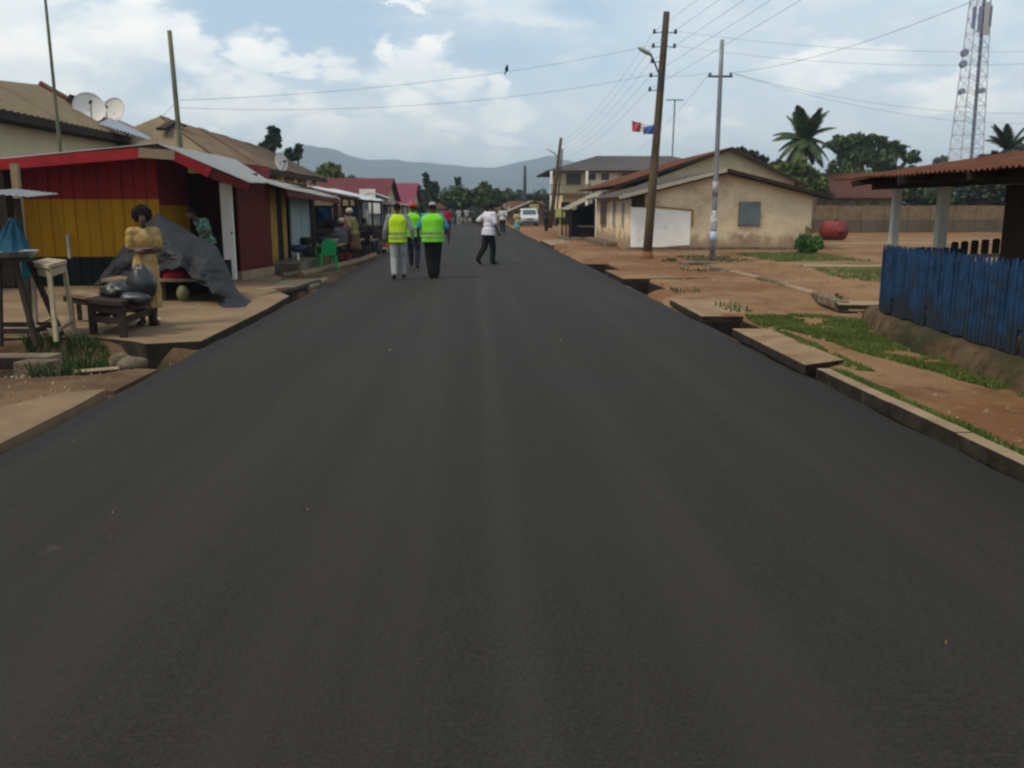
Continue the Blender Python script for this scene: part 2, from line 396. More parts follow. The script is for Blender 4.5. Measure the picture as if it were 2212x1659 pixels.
# asphalt mat with its own rough edges
def asphalt_mat():
    m = bpy.data.materials.new('asphalt'); m.use_nodes = True; nt = m.node_tree; b = nt.nodes['Principled BSDF']; N = nt.nodes.new; L = nt.links.new
    g = N('ShaderNodeNewGeometry'); p = g.outputs['Position']
    def nz(s, d, r=.6, sc=None):
        v = p
        if sc: q = N('ShaderNodeMapping'); q.inputs['Scale'].default_value = sc; L(p, q.inputs[0]); v = q.outputs[0]
        n = N('ShaderNodeTexNoise'); n.inputs['Scale'].default_value = s; n.inputs['Detail'].default_value = d; n.inputs['Roughness'].default_value = r; L(v, n.inputs['Vector']); return n.outputs[0]
    def rg(v, a, c, lo=0, hi=1):
        r = N('ShaderNodeMapRange'); r.interpolation_type = 'SMOOTHSTEP'
        for i, w in enumerate((a, c, lo, hi)): r.inputs[i+1].default_value = w
        L(v, r.inputs[0]); return r.outputs[0]
    def mx(f, a, c):
        q = N('ShaderNodeMix'); q.data_type = 'RGBA'; L(f, q.inputs[0])
        for i, w in ((6, a), (7, c)):
            if isinstance(w, tuple): q.inputs[i].default_value = (*w, 1)
            else: L(w, q.inputs[i])
        return q.outputs[2]
    c = mx(rg(nz(70, 4, .7), .35, .68), (.0122, .0104, .0078), (.029, .0252, .0190))
    c = mx(rg(nz(1.6, 5, .6, (1, .03, 1)), .42, .66, 0, .5), c, (.034, .030, .025))
    c = mx(rg(nz(.35, 4, .6), .45, .7, 0, .4), c, (.022, .022, .022))
    vo = N('ShaderNodeTexVoronoi'); vo.inputs['Scale'].default_value = 26; L(p, vo.inputs['Vector'])
    c = mx(rg(vo.outputs['Distance'], .12, .05, 0, .45), c, (.085, .075, .062))
    c = mx(rg(nz(2.1, 3), .70, .76, 0, .5), c, (.08, .06, .045)); c = mx(rg(nz(6, 5), .62, .70, 0, .30), c, (.012, .011, .010))
    sp = N('ShaderNodeSeparateXYZ'); L(p, sp.inputs[0])
    w = N('ShaderNodeMath'); w.operation = 'ADD'; L(sp.outputs[0], w.inputs[0]); w.inputs[1].default_value = -.16
    ww = N('ShaderNodeMath'); ww.operation = 'ABSOLUTE'; L(w.outputs[0], ww.inputs[0])
    s = rg(ww.outputs[0], .15, .01, 0, .12); c = mx(s, c, (.065, .060, .052))
    ew = N('ShaderNodeMath'); ew.operation = 'ABSOLUTE'; L(sp.outputs[0], ew.inputs[0]); c = mx(rg(ew.outputs[0], 2.75, 3.1, 0, .5), c, (.010, .0095, .009))
    L(c, b.inputs['Base Color']); b.inputs['Roughness'].default_value = .86; b.inputs['Specular IOR Level'].default_value = .26
    bn = N('ShaderNodeBump'); bn.inputs['Strength'].default_value = .55; bn.inputs['Distance'].default_value = .01; L(nz(90, 4, .7), bn.inputs['Height']); L(bn.outputs[0], b.inputs['Normal'])
    return m
def build_road():
    b = MB(); ysr = spaced((-12, 2, 1), (2, 30, .15), (30, 60, .5), (60, 135, 2))
    rows = []
    for y in ysr:
        cx = 0 if y < 86 else -.004*(y-86)**2
        wl = -3.2+.05*fbm(0, y, .8, 4)+.02*fbm(3, y, 5, 1); wr = 3.3+.05*fbm(7, y, .7, 2)+.02*fbm(9, y, 5, 6)
        r = [wl-.05, wl, wl*.97, wl*.5, -.4, 0.16, .5, wr*.5, wr*.97, wr, wr+.05]
        zz = [-.08, -.012, 0, .02, .03, .032, .03, .02, 0, -.012, -.08]
        rows.append([(cx+x, y, z) for x, z in zip(r, zz)])
    n = 11
    for r in rows: b.v += r
    for j in range(len(rows)-1):
        for i in range(n-1): b.f.append((j*n+i, j*n+i+1, (j+1)*n+i+1, (j+1)*n+i))
    struct(b.build('road', asphalt_mat(), smooth=False))
build_road()

# bare soil shoulders, pebbles (nobody could count them)
def pebbles():
    b = MB()
    for k_ in range(2622):
        side = random.random()
        if k_ >= 2600: x = random.uniform(-3.0, 3.1); y = random.uniform(2.0, 16)
        elif side < .55: x = random.uniform(3.6, 9); y = random.uniform(4, 30)
        elif side < .8: x = random.uniform(-6.5, -3.35); y = random.uniform(6, 10.6)
        else: x = random.uniform(6.5, 16); y = random.uniform(14, 34)
        s = random.uniform(.008, .028)*(1.5 if random.random() < .08 else 1); z = gz(x, y) if abs(x) > 3.2 else .03; s *= random.choice((.2, .3, .5)) if abs(x) < 3.2 else 1
        a = random.uniform(0, 6.3); ca, sa = math.cos(a)*s, math.sin(a)*s
        b.add([(x+ca, y+sa, z-.01), (x-sa, y+ca, z-.01), (x-ca, y-sa, z-.01), (x+sa, y-ca, z-.01), (x+ca*.4, y+sa*.4, z+s*.9), (x-ca*.5, y-sa*.5, z+s*.8)],
              [(0, 1, 4), (1, 2, 5), (2, 3, 5), (3, 0, 4), (1, 5, 4), (3, 4, 5)])
    tag(b.build('gravel', mat('pebble', (.24, .16, .09), .9, .4, 8)), 'loose pebbles and grit scattered on the soil', 'gravel', kind='stuff')
pebbles()

def litter():
    q = MB()
    for k in range(90):
        x, y = (random.uniform(4.2, 11), random.uniform(11, 30)) if k < 65 else (random.uniform(-6.5, -3.4), random.uniform(7, 22))
        z = max(gz(x, y), .06 if (x < -3.4 and y > 11) else -1)+.008; a = random.uniform(0, 6.3); s_ = random.uniform(.02, .06); ca, sa = math.cos(a)*s_, math.sin(a)*s_
        q.add([(x+ca, y+sa, z), (x-sa*.6, y+ca*.6, z+.01), (x-ca, y-sa, z+.002), (x+sa*.7, y-ca*.7, z+.015)], [(0, 1, 2, 3)])
    tag(q.build('litter', mat('litter_plastic', (.45, .44, .42), .6, .4, 30)), 'small scraps of pale litter scattered on the verges', 'litter', kind='stuff')
litter()

m_tar = mat('tar_and_shade', (.030, .024, .018), .9, .4, 6, (.12, .09, .06), (.6, .75), 5)
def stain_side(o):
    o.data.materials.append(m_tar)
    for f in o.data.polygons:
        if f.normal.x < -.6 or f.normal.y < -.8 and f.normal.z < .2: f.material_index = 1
# painted edge apron on the near left: level concrete strip beside the asphalt
b = MB()
def strip_poly(name, pts, z, th, m):
    q = MB(); q.prism([(p[0], p[1], z-th) for p in pts], (0, 0, th)); return q.build(name, m)
pts = [(-3.27, -4), (-3.27, 7.2), (-3.3, 7.9), (-3.62, 7.75), (-4.1, 6.6), (-5.2, 4.5), (-5.2, -4)]
struct(strip_poly('pavement', pts[::-1], .030, .12, m_apron))
struct(strip_poly('dirt_path', [(-3.28, 8.0), (-3.27, 9.1), (-3.5, 9.15), (-4.0, 8.1)][::-1], -.012, .08, m_soil))

# concrete apron in front of the kiosk (raised slab, broken front edge)
def apron():
    b = MB()
    ed = [(-3.27, 10.62), (-3.5, 10.55), (-3.86, 10.42), (-4.05, 10.62), (-4.6, 10.95), (-5.6, 11.0), (-7.2, 10.9), (-9, 10.9), (-14, 11)]
    back = [(-14, 30), (-7, 30), (-5.0, 22), (-4.35, 20.5), (-4.2, 18.2), (-3.35, 16.2), (-3.27, 14), (-3.27, 12)]
    poly = ed+back
    b.prism([(x, y, -.40) for x, y in poly][::-1], (0, 0, .40+.06))
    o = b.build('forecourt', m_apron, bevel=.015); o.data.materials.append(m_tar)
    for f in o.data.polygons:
        if f.normal.z < .3 and (f.normal.y < -.3 or f.normal.x > .8): f.material_index = 1  # dark tone on these sides paints the shaded void below the slab edge
    return struct(o)
apron()

# culvert beams, broken slabs and the other loose concrete on the left
def slab(label, pts, z, th, m=m_concd, name='concrete_slab', cat='slab', group=None, bev=.015):
    q = MB(); q.prism([(p[0], p[1], z-th) for p in pts], (0, 0, th)); c = Vector((sum(p[0] for p in pts)/len(pts), sum(p[1] for p in pts)/len(pts), z-th))
    o = q.build(name, m, bevel=bev, loc=c); tag(o, label, cat, group)
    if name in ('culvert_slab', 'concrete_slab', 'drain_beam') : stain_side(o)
    return o
slab('long narrow concrete beam bridging the drain at the left edge', [(-9.5, 9.5), (-4.55, 9.42), (-4.5, 9.72), (-9.5, 9.9)], .07, .13, m_concd, 'drain_beam', 'beam')
slab('short upright concrete block carrying the end of the drain beam', [(-4.78, 9.2), (-4.42, 9.14), (-4.38, 9.4), (-4.74, 9.45)], .055, .38, m_concd, 'concrete_block', 'block')
slab('pale broken slab lying in the rubble by the forecourt corner', [(-4.12, 9.05), (-3.72, 9.25), (-3.78, 9.42), (-4.16, 9.22)], -.03, .07, m_conc)
def rock(name, c, r, m, label=None, cat=None, seed=0, group=None):
    q = MB(); q.ell(c, r, 12, 8); c = Vector(c)
    q.v = [tuple(c+(Vector(p)-c)*(1+.28*noise.noise(Vector(p)*3.1/max(r[0], .2)*.6+Vector((seed, 0, 0))))) for p in q.v]
    o = q.build(name, m, smooth=True, loc=c)
    if label: tag(o, label, cat, group)
    return o
rk = [(-3.72, 9.62, -.05, .16, .12, .10, 'brown stone under the forecourt slab corner'), (-3.95, 9.9, -.08, .13, .1, .12, 'stone resting against the forecourt wall in the drain'),
      (-4.3, 9.0, -.07, .12, .1, .08, 'stone beside the upright concrete block'), (-5.1, 8.7, -.06, .2, .14, .10, 'wide flat stone in the dry drain'),
      (-5.6, 8.95, -.08, .15, .12, .1, 'stone below the long drain beam'), (-4.85, 8.35, -.02, .12, .1, .07, 'small stone on the brown soil near the drain'),
      (-6.3, 8.6, -.03, .22, .16, .1, 'large half buried stone at the left edge')]
for i, (x, y, z, a, b_, c, lb) in enumerate(rk): rock('stone', (x, y, z), (a, b_, c), m_concd, lb, 'stone', i*3.7)

# ---------------------------------------------------------------- grass and weeds
m_grass = leaf_mat('grass_blades', (.040, .065, .010), (.070, .105, .016), (.11, .14, .03))
m_weed = leaf_mat('weed_leaves', (.02, .036, .01), (.035, .06, .014), (.055, .085, .02))
def grass(name, polys, dens, h, m, label, zf=gz):
    V = []; F = []
    for poly in polys:
        xs_ = [p[0] for p in poly]; ys_ = [p[1] for p in poly]
        area = abs(sum(poly[i][0]*poly[(i+1) % len(poly)][1]-poly[(i+1) % len(poly)][0]*poly[i][1] for i in range(len(poly))))/2
        n = int(area*dens); k = 0; tries = 0
        while k < n and tries < n*8:
            tries += 1
            x = random.uniform(min(xs_), max(xs_)); y = random.uniform(min(ys_), max(ys_)); ins = False; j = len(poly)-1
            for i in range(len(poly)):
                if (poly[i][1] > y) != (poly[j][1] > y) and x < (poly[j][0]-poly[i][0])*(y-poly[i][1])/(poly[j][1]-poly[i][1])+poly[i][0]: ins = not ins
                j = i
            if not ins or fbm(x, y, 1.6, 11) < -.42+.3*random.random(): continue
            k += 1; z = zf(x, y)-.005; hh = h*random.uniform(.4, 1.25); a = random.uniform(0, 6.3); w = random.uniform(.006, .014)*(1+h*4)
            lx, ly = math.cos(a)*hh*.6*random.random(), math.sin(a)*hh*.6*random.random(); b0 = len(V)
            V += [(x-w*math.sin(a), y+w*math.cos(a), z), (x+w*math.sin(a), y-w*math.cos(a), z), (x+lx*.4+w*.6, y+ly*.4, z+hh*.6), (x+lx, y+ly, z+hh)]
            F += [(b0, b0+1, b0+2), (b0, b0+2, b0+3)]
    q = MB(); q.v = V; q.f = F; return tag(q.build(name, m), label, 'grass', kind='stuff')
grass('grass', [[(4.0, 12.4), (4.02, 11.3), (4.22, 9.9), (4.45, 8.2), (4.70, 6.6), (4.95, 7.0), (4.82, 8.5), (5.45, 11.6), (5.4, 12.7), (4.3, 12.9)],
                [(3.45, 4), (3.45, 8.4), (3.62, 8.4), (3.58, 4)], [(3.75, 8.4), (3.72, 11.0), (3.95, 11.2), (3.92, 8.3)], [(3.6, 11.2), (3.6, 12.6), (4.1, 12.6), (4.0, 11.2)],
                [(3.9, 4.4), (4.25, 4.4), (4.2, 5.0), (3.9, 5.0)]],
      7500, .042, m_grass, 'short green grass between the footpath and the stone plinth')
grass('grass', [[(8.3, 19.5), (8.9, 22.9), (12.5, 23), (12.5, 17.5), (9.2, 18)], [(9, 26), (9, 31), (12, 31), (12, 26)]], 260, .09, m_grass, 'thin grass on the open ground behind the blue fence')
grass('weeds', [[(-5.3, 9.75), (-4.5, 9.75), (-3.98, 9.95), (-4.1, 10.55), (-4.7, 10.85), (-5.4, 10.8)], [(-4.35, 8.6), (-3.95, 8.7), (-3.9, 9.0), (-4.3, 9.0)]], 1500, .16, m_weed, 'dark green weeds growing in the drain before the forecourt')
grass('weeds', [[(3.75, 16.2), (4.3, 16.4), (4.4, 17), (3.8, 17)], [(5.4, 22), (6.2, 22), (6.2, 23), (5.4, 23)], [(3.9, 13.2), (4.3, 13.2), (4.4, 14.6), (4, 14.6)], [(6.6, 26), (8.4, 26), (8.4, 29), (6.6, 29)]], 120, .10, m_weed, 'scattered low weeds on the reddish verge')

# ---------------------------------------------------------------- right-hand kerb, culvert slabs, gutter
m_sand = mat('sandy_concrete', (.26, .18, .105), .95, .15, 3, (.19, .11, .06), (.48, .68), 1.2, .3)
kerb = thing('kerb', 'long concrete kerb along the right edge of the asphalt', 'kerb', (3.4, 4, 0))
y = -1.0; i = 0
while y < 8.35:
    L_ = min(.98, 8.4-y); q = MB(); dx = random.uniform(-.006, .006)
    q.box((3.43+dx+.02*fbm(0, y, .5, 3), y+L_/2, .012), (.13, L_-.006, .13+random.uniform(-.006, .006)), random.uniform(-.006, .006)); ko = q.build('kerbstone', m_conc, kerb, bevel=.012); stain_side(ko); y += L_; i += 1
slab('thick pale culvert slab crossing the drain at the end of the kerb', [(3.28, 8.45), (3.80, 8.75), (3.82, 11.1), (3.33, 11.15)], .10, .11, m_sand, 'culvert_slab')
slab('wide sandy culvert slab second along the right verge', [(3.36, 12.8), (4.15, 12.75), (4.45, 15.1), (3.42, 15.2)], .062, .10, m_sand, 'culvert_slab')
slab('broad earthen culvert crossing beyond the second slab', [(3.36, 19.7), (5.4, 19.9), (5.4, 22.4), (3.36, 22.5)], .075, .1, m_soil, 'culvert_slab')
slab('pale concrete ramp in front of the roadside stall on the right', [(3.36, 38.2), (5.2, 44.0), (5.2, 47.5), (3.36, 44)], .06, .12, m_conc, 'culvert_slab')
m_drain = mat('drain_shade', (.022, .016, .011), .9, .3, 5)  # near-black colour paints the shade inside the open drain stretches
for y0, y1 in ((10.95, 12.7), (17.25, 19.6), (22.65, 26.2), (35.5, 38)):
    q = MB(); q.box((3.64, (y0+y1)/2, -.62), (.62, y1-y0+.1, .08)); q.box((3.95, (y0+y1)/2, -.32), (.06, y1-y0+.1, .62)); q.box((3.31, (y0+y1)/2, -.35), (.05, y1-y0+.1, .5)); q.box((3.64, y1+.06, -.32), (.66, .06, .62)); struct(q.build('drain', m_drain))
g = thing('gutter_wall', 'low broken concrete gutter wall on the right verge', 'wall', (6.3, 20, 0))
pp = [gr(1515, 576), gr(1580, 592), gr(1640, 607), gr(1700, 624), gr(1760, 642), gr(1825, 664)]
for a, c in zip(pp, pp[1:]):
    q = MB(); q.beam(a+Vector((0, 0, .02)), c+(a-c)*.012+Vector((0, 0, .02)), .16, .16); q.build('wall_block', m_conc if random.random() < .6 else m_concd, g, bevel=.02)
a, c = gr(1470, 566), gr(1515, 590); q = MB(); q.box((6.2, 24.6, .06), (.8, .5, .2)); tag(q.build('concrete_block', m_concd, bevel=.03, loc=(6.2, 24.6, 0)), 'squat concrete block at the far end of the gutter wall', 'block')
slab('long flat concrete strip across the grass behind the blue fence', [(8.9, 23.4), (13.5, 23.0), (13.5, 23.7), (9.1, 24.2)], .10, .12, m_conc, 'foundation_strip', 'foundation')
slab('broken pale slab on the rubble before the blue fence', [(6.0, 14.2), (7.1, 14.0), (7.2, 14.6), (6.2, 14.9)], .07, .08, m_conc)
slab('far concrete footing beyond the red tank', [(16, 39), (34, 41), (34, 42.5), (16, 40.2)], .08, .12, m_conc, 'foundation_strip', 'foundation')

# low plinth under the blue fence
def plinth():
    bot = [(5.42, 12.1), (5.12, 10.9), (4.92, 9.7), (4.80, 8.6), (4.72, 7.5), (4.6, 6.2), (4.5, 4.0), (4.4, 1)]
    q = MB(); n = 120; rows = []
    for i in range(n+1):
        t = i/n*(len(bot)-1); k = min(int(t), len(bot)-2); f = t-k; x = lerp(bot[k][0], bot[k+1][0], f); y = lerp(bot[k][1], bot[k+1][1], f)
        pr = [(0, -.1), (.02, .08), (.05, .17), (.10, .25), (.16, .285), (.35, .30), (.65, .30), (.95, .29), (1.0, -.1)]
        for j, (dx, z) in enumerate(pr):
            w = .055*noise.noise(Vector((x*2, y*2.2, j*.9)))+.02*noise.noise(Vector((x*9, y*9, j*2)))
            q.v.append((x+dx+(w if j < 6 else 0), y, z+w*.5))
    m = 9
    for i in range(n):
        for j in range(m-1): q.f.append((i*m+j, i*m+j+1, (i+1)*m+j+1, (i+1)*m+j))
    q.f.append(tuple(range(m)))
    o = q.build('stone_plinth', mat('plinth_stone', (.095, .062, .036), .95, .35, 5, (.035, .035, .016), (.45, .62), 1.3, .8, 18), loc=(4.9, 9, 0), smooth=True)
    tag(o, 'low rough stone plinth under the blue picket fence', 'plinth')
plinth()

# ================================================================= buildings
def window(parent, x0, x1, z0, z1, face, axis='y', m=None, bars=2, frame=None, d=.05):
    """window in a wall: face = coordinate of the wall surface; axis y: wall faces -Y; axis x-: wall faces the road"""
    m = m or mat('window_dark', (.035, .04, .045), .35, .1, 3, bump=0, spec=.5); fm = frame or m_wood; w = .06
    def bx(a0, a1, b0, b1, t0, t1):
        c = ((a0+a1)/2, (t0+t1)/2, (b0+b1)/2); s = (a1-a0, abs(t1-t0), b1-b0)
        if axis != 'y': c = (c[1], c[0], c[2]); s = (s[1], s[0], s[2])
        return c, s
    q = MB()
    for a in ((x0-w, x0, z0-w, z1+w), (x1, x1+w, z0-w, z1+w), (x0, x1, z1, z1+w), (x0, x1, z0-w, z0)): q.box(*bx(*a, face-d, face+.02))
    for k in range(1, bars+1): xx = lerp(x0, x1, k/(bars+1)); q.box(*bx(xx-.02, xx+.02, z0, z1, face-d*.7, face+.01))
    o = q.build('window', fm, parent)
    q = MB(); q.box(*bx(x0, x1, z0, z1, face-d*.3, face-.004)); q.build('pane', m, o)
    return o

# ---- striped kiosk with the lean porch
m_stripe = mat('banded_paint', (.005, .009, .007), .6, .1, 2.2, stripes=[(.65, (.42, .20, .004)), (1.80, (.26, .014, .018))], streak=True, bump=.12, col2=(.10, .055, .008), mix2=(.58, .80), scale2=1.6)
m_stripe2 = mat('banded_paint_side', (.005, .009, .007), .6, .1, 2.2, stripes=[(.60, (.40, .20, .004)), (1.68, (.20, .015, .02))], streak=True, bump=.12)
K = thing('kiosk', 'wooden kiosk painted in red, yellow and dark green bands with a zinc roof', 'kiosk', (-7.5, 20, .06))
zt = lambda x: lerp(2.50, 2.80, (x+10.3)/3.7)-.08
x = -9.72; i = 0
while x < -6.42:
    w = .24; q = MB(); q.box((x+w/2, 18.52+random.uniform(-.012, .012), (.06+zt(x))/2), (w-.012, .035, zt(x)-.06)); q.build('wall_board', m_stripe, K, bevel=.006)
    q = MB(); q.box((x+w, 18.49, (.06+zt(x))/2), (.022, .03, zt(x)-.09)); q.build('batten', m_stripe, K)
    x += w; i += 1
y = 18.55
while y < 20.5:
    q = MB(); q.box((-6.40+random.uniform(-.01, .01), y+.1, 1.44), (.03, .188, 2.76)); q.build('wall_board', m_stripe2, K); y += .2
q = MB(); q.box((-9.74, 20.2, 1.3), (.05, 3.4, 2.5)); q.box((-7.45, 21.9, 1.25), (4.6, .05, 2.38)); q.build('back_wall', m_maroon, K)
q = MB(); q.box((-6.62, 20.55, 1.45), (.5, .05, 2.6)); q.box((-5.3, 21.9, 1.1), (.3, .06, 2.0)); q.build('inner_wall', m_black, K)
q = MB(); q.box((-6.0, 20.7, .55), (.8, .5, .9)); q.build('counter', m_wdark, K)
# road-side room
a, c = Vector((-5.16, 19.9, 0)), Vector((-4.84, 21.65, 0)); n = 7
for k in range(n):
    p0 = a.lerp(c, k/n); p1 = a.lerp(c, (k+1)/n-.006); q = MB(); zt0 = 2.24+.0*k
    q.beam(p0+Vector((0, 0, 1.23)), p1+Vector((0, 0, 1.23)), .03, 2.0-.0*k); q.build('side_board', m_maroon, K)
q = MB(); q.beam(a+Vector((-.03, -.02, .15)), c+Vector((-.03, .03, .15)), .14, .19); q.build('plinth', m_conc, K, bevel=.01)
q = MB(); q.beam(Vector((-5.47, 19.78, 1.12)), Vector((-5.205, 19.72, 1.12)), .035, 2.08); d_ = q.build('door', m_white, K)
q = MB(); q.ell((-5.25, 19.69, 1.1), .025, 8, 6); q.build('handle', m_dkmetal, d_)
# roof
A = at(345, 312, 17.45); B = at(539, 394, 17.9); C_ = at(588, 396, 23.0); D_ = at(510, 345, 24.2)
for k in range(5):
    t0, t1 = k/5, (k+1)/5+.02; dz = Vector((0, 0, .008*(k % 2)))
    q = MB(); q.sheet(B.lerp(C_, t0)+dz, B.lerp(C_, min(1, t1))+dz, A.lerp(D_, min(1, t1))+dz, A.lerp(D_, t0)+dz, 8, .014, rows=3); q.build('roof_sheet', m_zinc, K)
E0 = at(-40, 347, 17.25); E1 = Vector((-10.5, 22.0, 2.70))
for k in range(5):
    t0, t1 = k/5, (k+1)/5+.02
    q = MB(); q.sheet(E0.lerp(E1, t0), E0.lerp(E1, min(1, t1)), (A+Vector((-.04, 0, .02))).lerp(D_, min(1, t1)), (A+Vector((-.04, 0, .02))).lerp(D_, t0), 8, .014); q.build('roof_sheet', m_zinc, K)
F1 = at(299, 331, 17.35)
q = MB(); q.beam(E0+Vector((0, -.03, -.10)), F1, .03, .19); q.build('fascia_board', m_red, K)
q = MB(); q.beam(F1+Vector((.01, -.02, .01)), at(377, 335, 17.4), .03, .18); q.build('fascia_board', m_conc, K)
M1 = A.lerp(B, .12)+Vector((0, -.04, -.09)); M2 = A.lerp(B, .55)+Vector((0, -.04, -.13)); M3 = B+Vector((0, -.04, -.10))
q = MB(); q.beam(M1, M2, .03, .19); q.build('fascia_board', m_red, K)
q = MB(); q.beam(M2+Vector((.01, .03, -.02)), M3, .03, .16); q.build('fascia_board', m_maroon, K)
for xx, zz in ((-9.7, 2.45), (-8.2, 2.54), (-6.9, 2.62)):
    q = MB(); q.beam((xx, 17.4, zz-.01), (xx, 21.9, zz), .05, .08); q.build('rafter', m_wdark, K)
q = MB(); q.beam(at(146, 506, 18.38), at(151, 558, 18.38), .07, .05); tag(q.build('tube_lamp', mat('pale_tube', (.38, .40, .30), .5), loc=(-8.4, 18.4, 1.2)), 'pale upright lamp tube on the yellow band of the kiosk', 'lamp')

# ---- cream house with the big tan roof behind the kiosk
H1 = thing('house', 'cream house with wide tan roof and two satellite dishes behind the kiosk', 'house', (-15, 26, 0))
m_tan = mat('tan_roofing', (.20, .155, .095), .85, .12, 2, (.15, .11, .07), (.5, .7), .6)
q = MB(); q.box((-17.0, 24, 2.0), (10.0, 15, 4.0)); q.build('wall', mat('cream_wall', (.66, .56, .36), .9, .06, 1.2), H1)
r0, r1 = Vector((-26, 31.0, 5.75)), Vector((-14.3, 31.2, 5.62)); e0, e1 = Vector((-11.35, 14.5, 3.98)), Vector((-11.6, 31.4, 4.02)); e2 = Vector((-26, 14.5, 3.9)); b0 = Vector((-11.6, 37, 4.0)); b1 = Vector((-26, 37, 3.9))
for k in range(8):
    t0, t1 = k/8, (k+1)/8; q = MB(); q.sheet(e0.lerp(e1, t0), e0.lerp(e1, t1), e0.lerp(r1, t1)+Vector((-.02, 0, .01)), e0.lerp(r1, t0)+Vector((-.02, 0, .01)), 6, .018, rows=2); q.build('roof_sheet', m_tan, H1)
for k in range(8):
    t0, t1 = k/8, (k+1)/8; q = MB(); q.sheet(e2.lerp(e0, t0), e2.lerp(e0, t1), r0.lerp(r1, t1), r0.lerp(r1, t0), 8, .018, rows=2); q.build('roof_sheet', m_tan, H1)
q = MB(); q.prism([r0, r1, b0, b1], (0, 0, -.03)); q.prism([e1, b0, r1], (0, 0, -.03)); q.build('rear_roof', m_tan, H1)
q = MB(); q.beam(e0+Vector((.02, 0, -.13)), e1+Vector((.02, 0, -.13)), .05, .22); q.build('eave_board', m_wdark, H1)
q = MB(); q.prism([e0+Vector((0, 0, -.2)), e1+Vector((0, 0, -.2)), (-12.1, 31.4, 3.78), (-12.1, 14.5, 3.78)], (0, 0, -.03)); q.build('soffit', m_wdark, H1)
q = MB(); q.ring([(r1+Vector((.0, 0, .06)), .10), (e1+Vector((0, 0, .08)), .09)], 8); q.build('ridge_cap', mat('ridge_brown', (.16, .07, .045)), H1)
q = MB(); q.prism([at(150, 203, 30.9), at(166, 208, 30.9), at(160, 226, 30.9), at(143, 218, 30.9)], (0, .12, 0)); q.build('gable_end', m_wdark, H1)
q = MB(); q.sheet(at(212, 267, 29.6), at(322, 301, 30.4), at(326, 296, 31.2), at(238, 254, 30.6), 14, .02); q.build('roof_patch', mat('new_zinc', (.45, .48, .52), .45, .05, 3, metal=.3), H1)
def dish(loc, r, az, tilt, label, m=m_white):
    d = thing('satellite_dish', label, 'satellite dish', loc, 'satellite dishes')
    R = Matrix.Rotation(az, 3, 'Z') @ Matrix.Rotation(tilt, 3, 'X'); L = Vector(loc)
    q = MB(); n, k = 26, 6; V = []
    for j in range(k+1):
        rr = r*j/k
        for i in range(n): V.append(L+R @ Vector((rr*math.cos(2*PI*i/n), rr*math.sin(2*PI*i/n)*1.06, -.28*r+.28*r*(j/k)**2)))
    F = [(j*n+i, j*n+(i+1) % n, (j+1)*n+(i+1) % n, (j+1)*n+i) for j in range(k) for i in range(n)]
    V2 = [p-R @ Vector((0, 0, .02)) for p in V]; m_ = len(V)
    q.add(V+V2, F+[tuple(m_+i for i in f[::-1]) for f in F]+[(k*n+i, m_+k*n+i, m_+k*n+(i+1) % n, k*n+(i+1) % n) for i in range(n)])
    q.build('reflector', m, d, smooth=True)
    fp = L+R @ Vector((0, 0, r*.75)); q = MB(); q.tube(L+R @ Vector((0, -r, 0)), fp, .018, n=6); q.build('feed_arm', m_dkmetal, d)
    q = MB(); q.tube(fp, fp+R @ Vector((0, 0, -.12)), .05); q.build('receiver', m_dkmetal, d)
    q = MB(); q.tube(L-R @ Vector((0, 0, .3*r)), L+Vector((0, .25, -1.5*r)), .035); q.build('mast', m_dkmetal, d)
m_dish = mat('dish_grey', (.62, .61, .57), .6, .05, 2)
dish(tuple(at(193, 231, 30.5)), .50, .55, 1.15, 'pale satellite dish on the tan roof, left one of the pair', m_dish)
dish(tuple(at(241, 240, 31.5)), .48, -.30, 1.15, 'satellite dish with dark feed arm on the tan roof, right one of the pair', m_dish)

# ---- brown-roofed long house behind the market stalls
H2 = thing('house', 'long mustard house with brown roof behind the market stalls', 'house', (-11, 42, 0))
m_brn = mat('brown_roofing', (.17, .12, .08), .85, .2, 1.2, (.11, .07, .045), (.48, .66), .5)
m_must = mat('mustard_paint', (.38, .24, .06), .8, .15, 2)
rA, rB = Vector((-11.1, 33.0, 4.82)), Vector((-11.1, 48.6, 4.75)); eA, eB = Vector((-8.55, 30.6, 3.25)), Vector((-8.55, 53.5, 3.3)); wA, wB = Vector((-13.7, 30.6, 3.25)), Vector((-13.7, 53.5, 3.3))
for k in range(14):
    t0, t1 = k/14, (k+1)/14+.004; dz = Vector((0, 0, random.uniform(0, .05)))
    q = MB(); q.sheet(eA.lerp(eB, t0)+dz, eA.lerp(eB, min(1, t1))+dz, rA.lerp(rB, min(1, t1))+dz, rA.lerp(rB, t0)+dz, 8, .02); q.build('roof_sheet', m_brn, H2)
q = MB(); q.prism([rA, rB, wB, wA], (0, 0, -.03)); q.prism([rB, eB, wB], (0, 0, -.03)); q.build('rear_roof', m_brn, H2)
q = MB(); q.prism([wA, eA, rA], (0, .05, .0)); q.build('hip_roof', m_tan, H2)
q = MB(); q.beam(at(347, 279, 31.6), at(378, 262, 32.9), .3, .08); q.beam(at(378, 262, 32.9), at(400, 272, 32.9), .3, .08); q.build('ridge_vent', m_wdark, H2)
q = MB(); q.box((-11.4, 42, 1.6), (3.8, 21, 3.2)); q.build('wall', m_must, H2)
q = MB(); q.beam(eA+Vector((0, 0, -.12)), eB+Vector((0, 0, -.12)), .05, .2); q.build('eave_board', m_wdark, H2)
for yy in (35.5, 38.5, 41.5, 44.5, 47.5, 50.5): q = MB(); q.box((-8.75, yy, 1.6), (.28, .28, 3.15)); q.build('pillar', mat('yellow_pillar', (.55, .35, .07)), H2)
q = MB(); q.box((-8.72, 43, 2.05), (.10, 17, .3)); q.build('balcony_rail', m_must, H2)
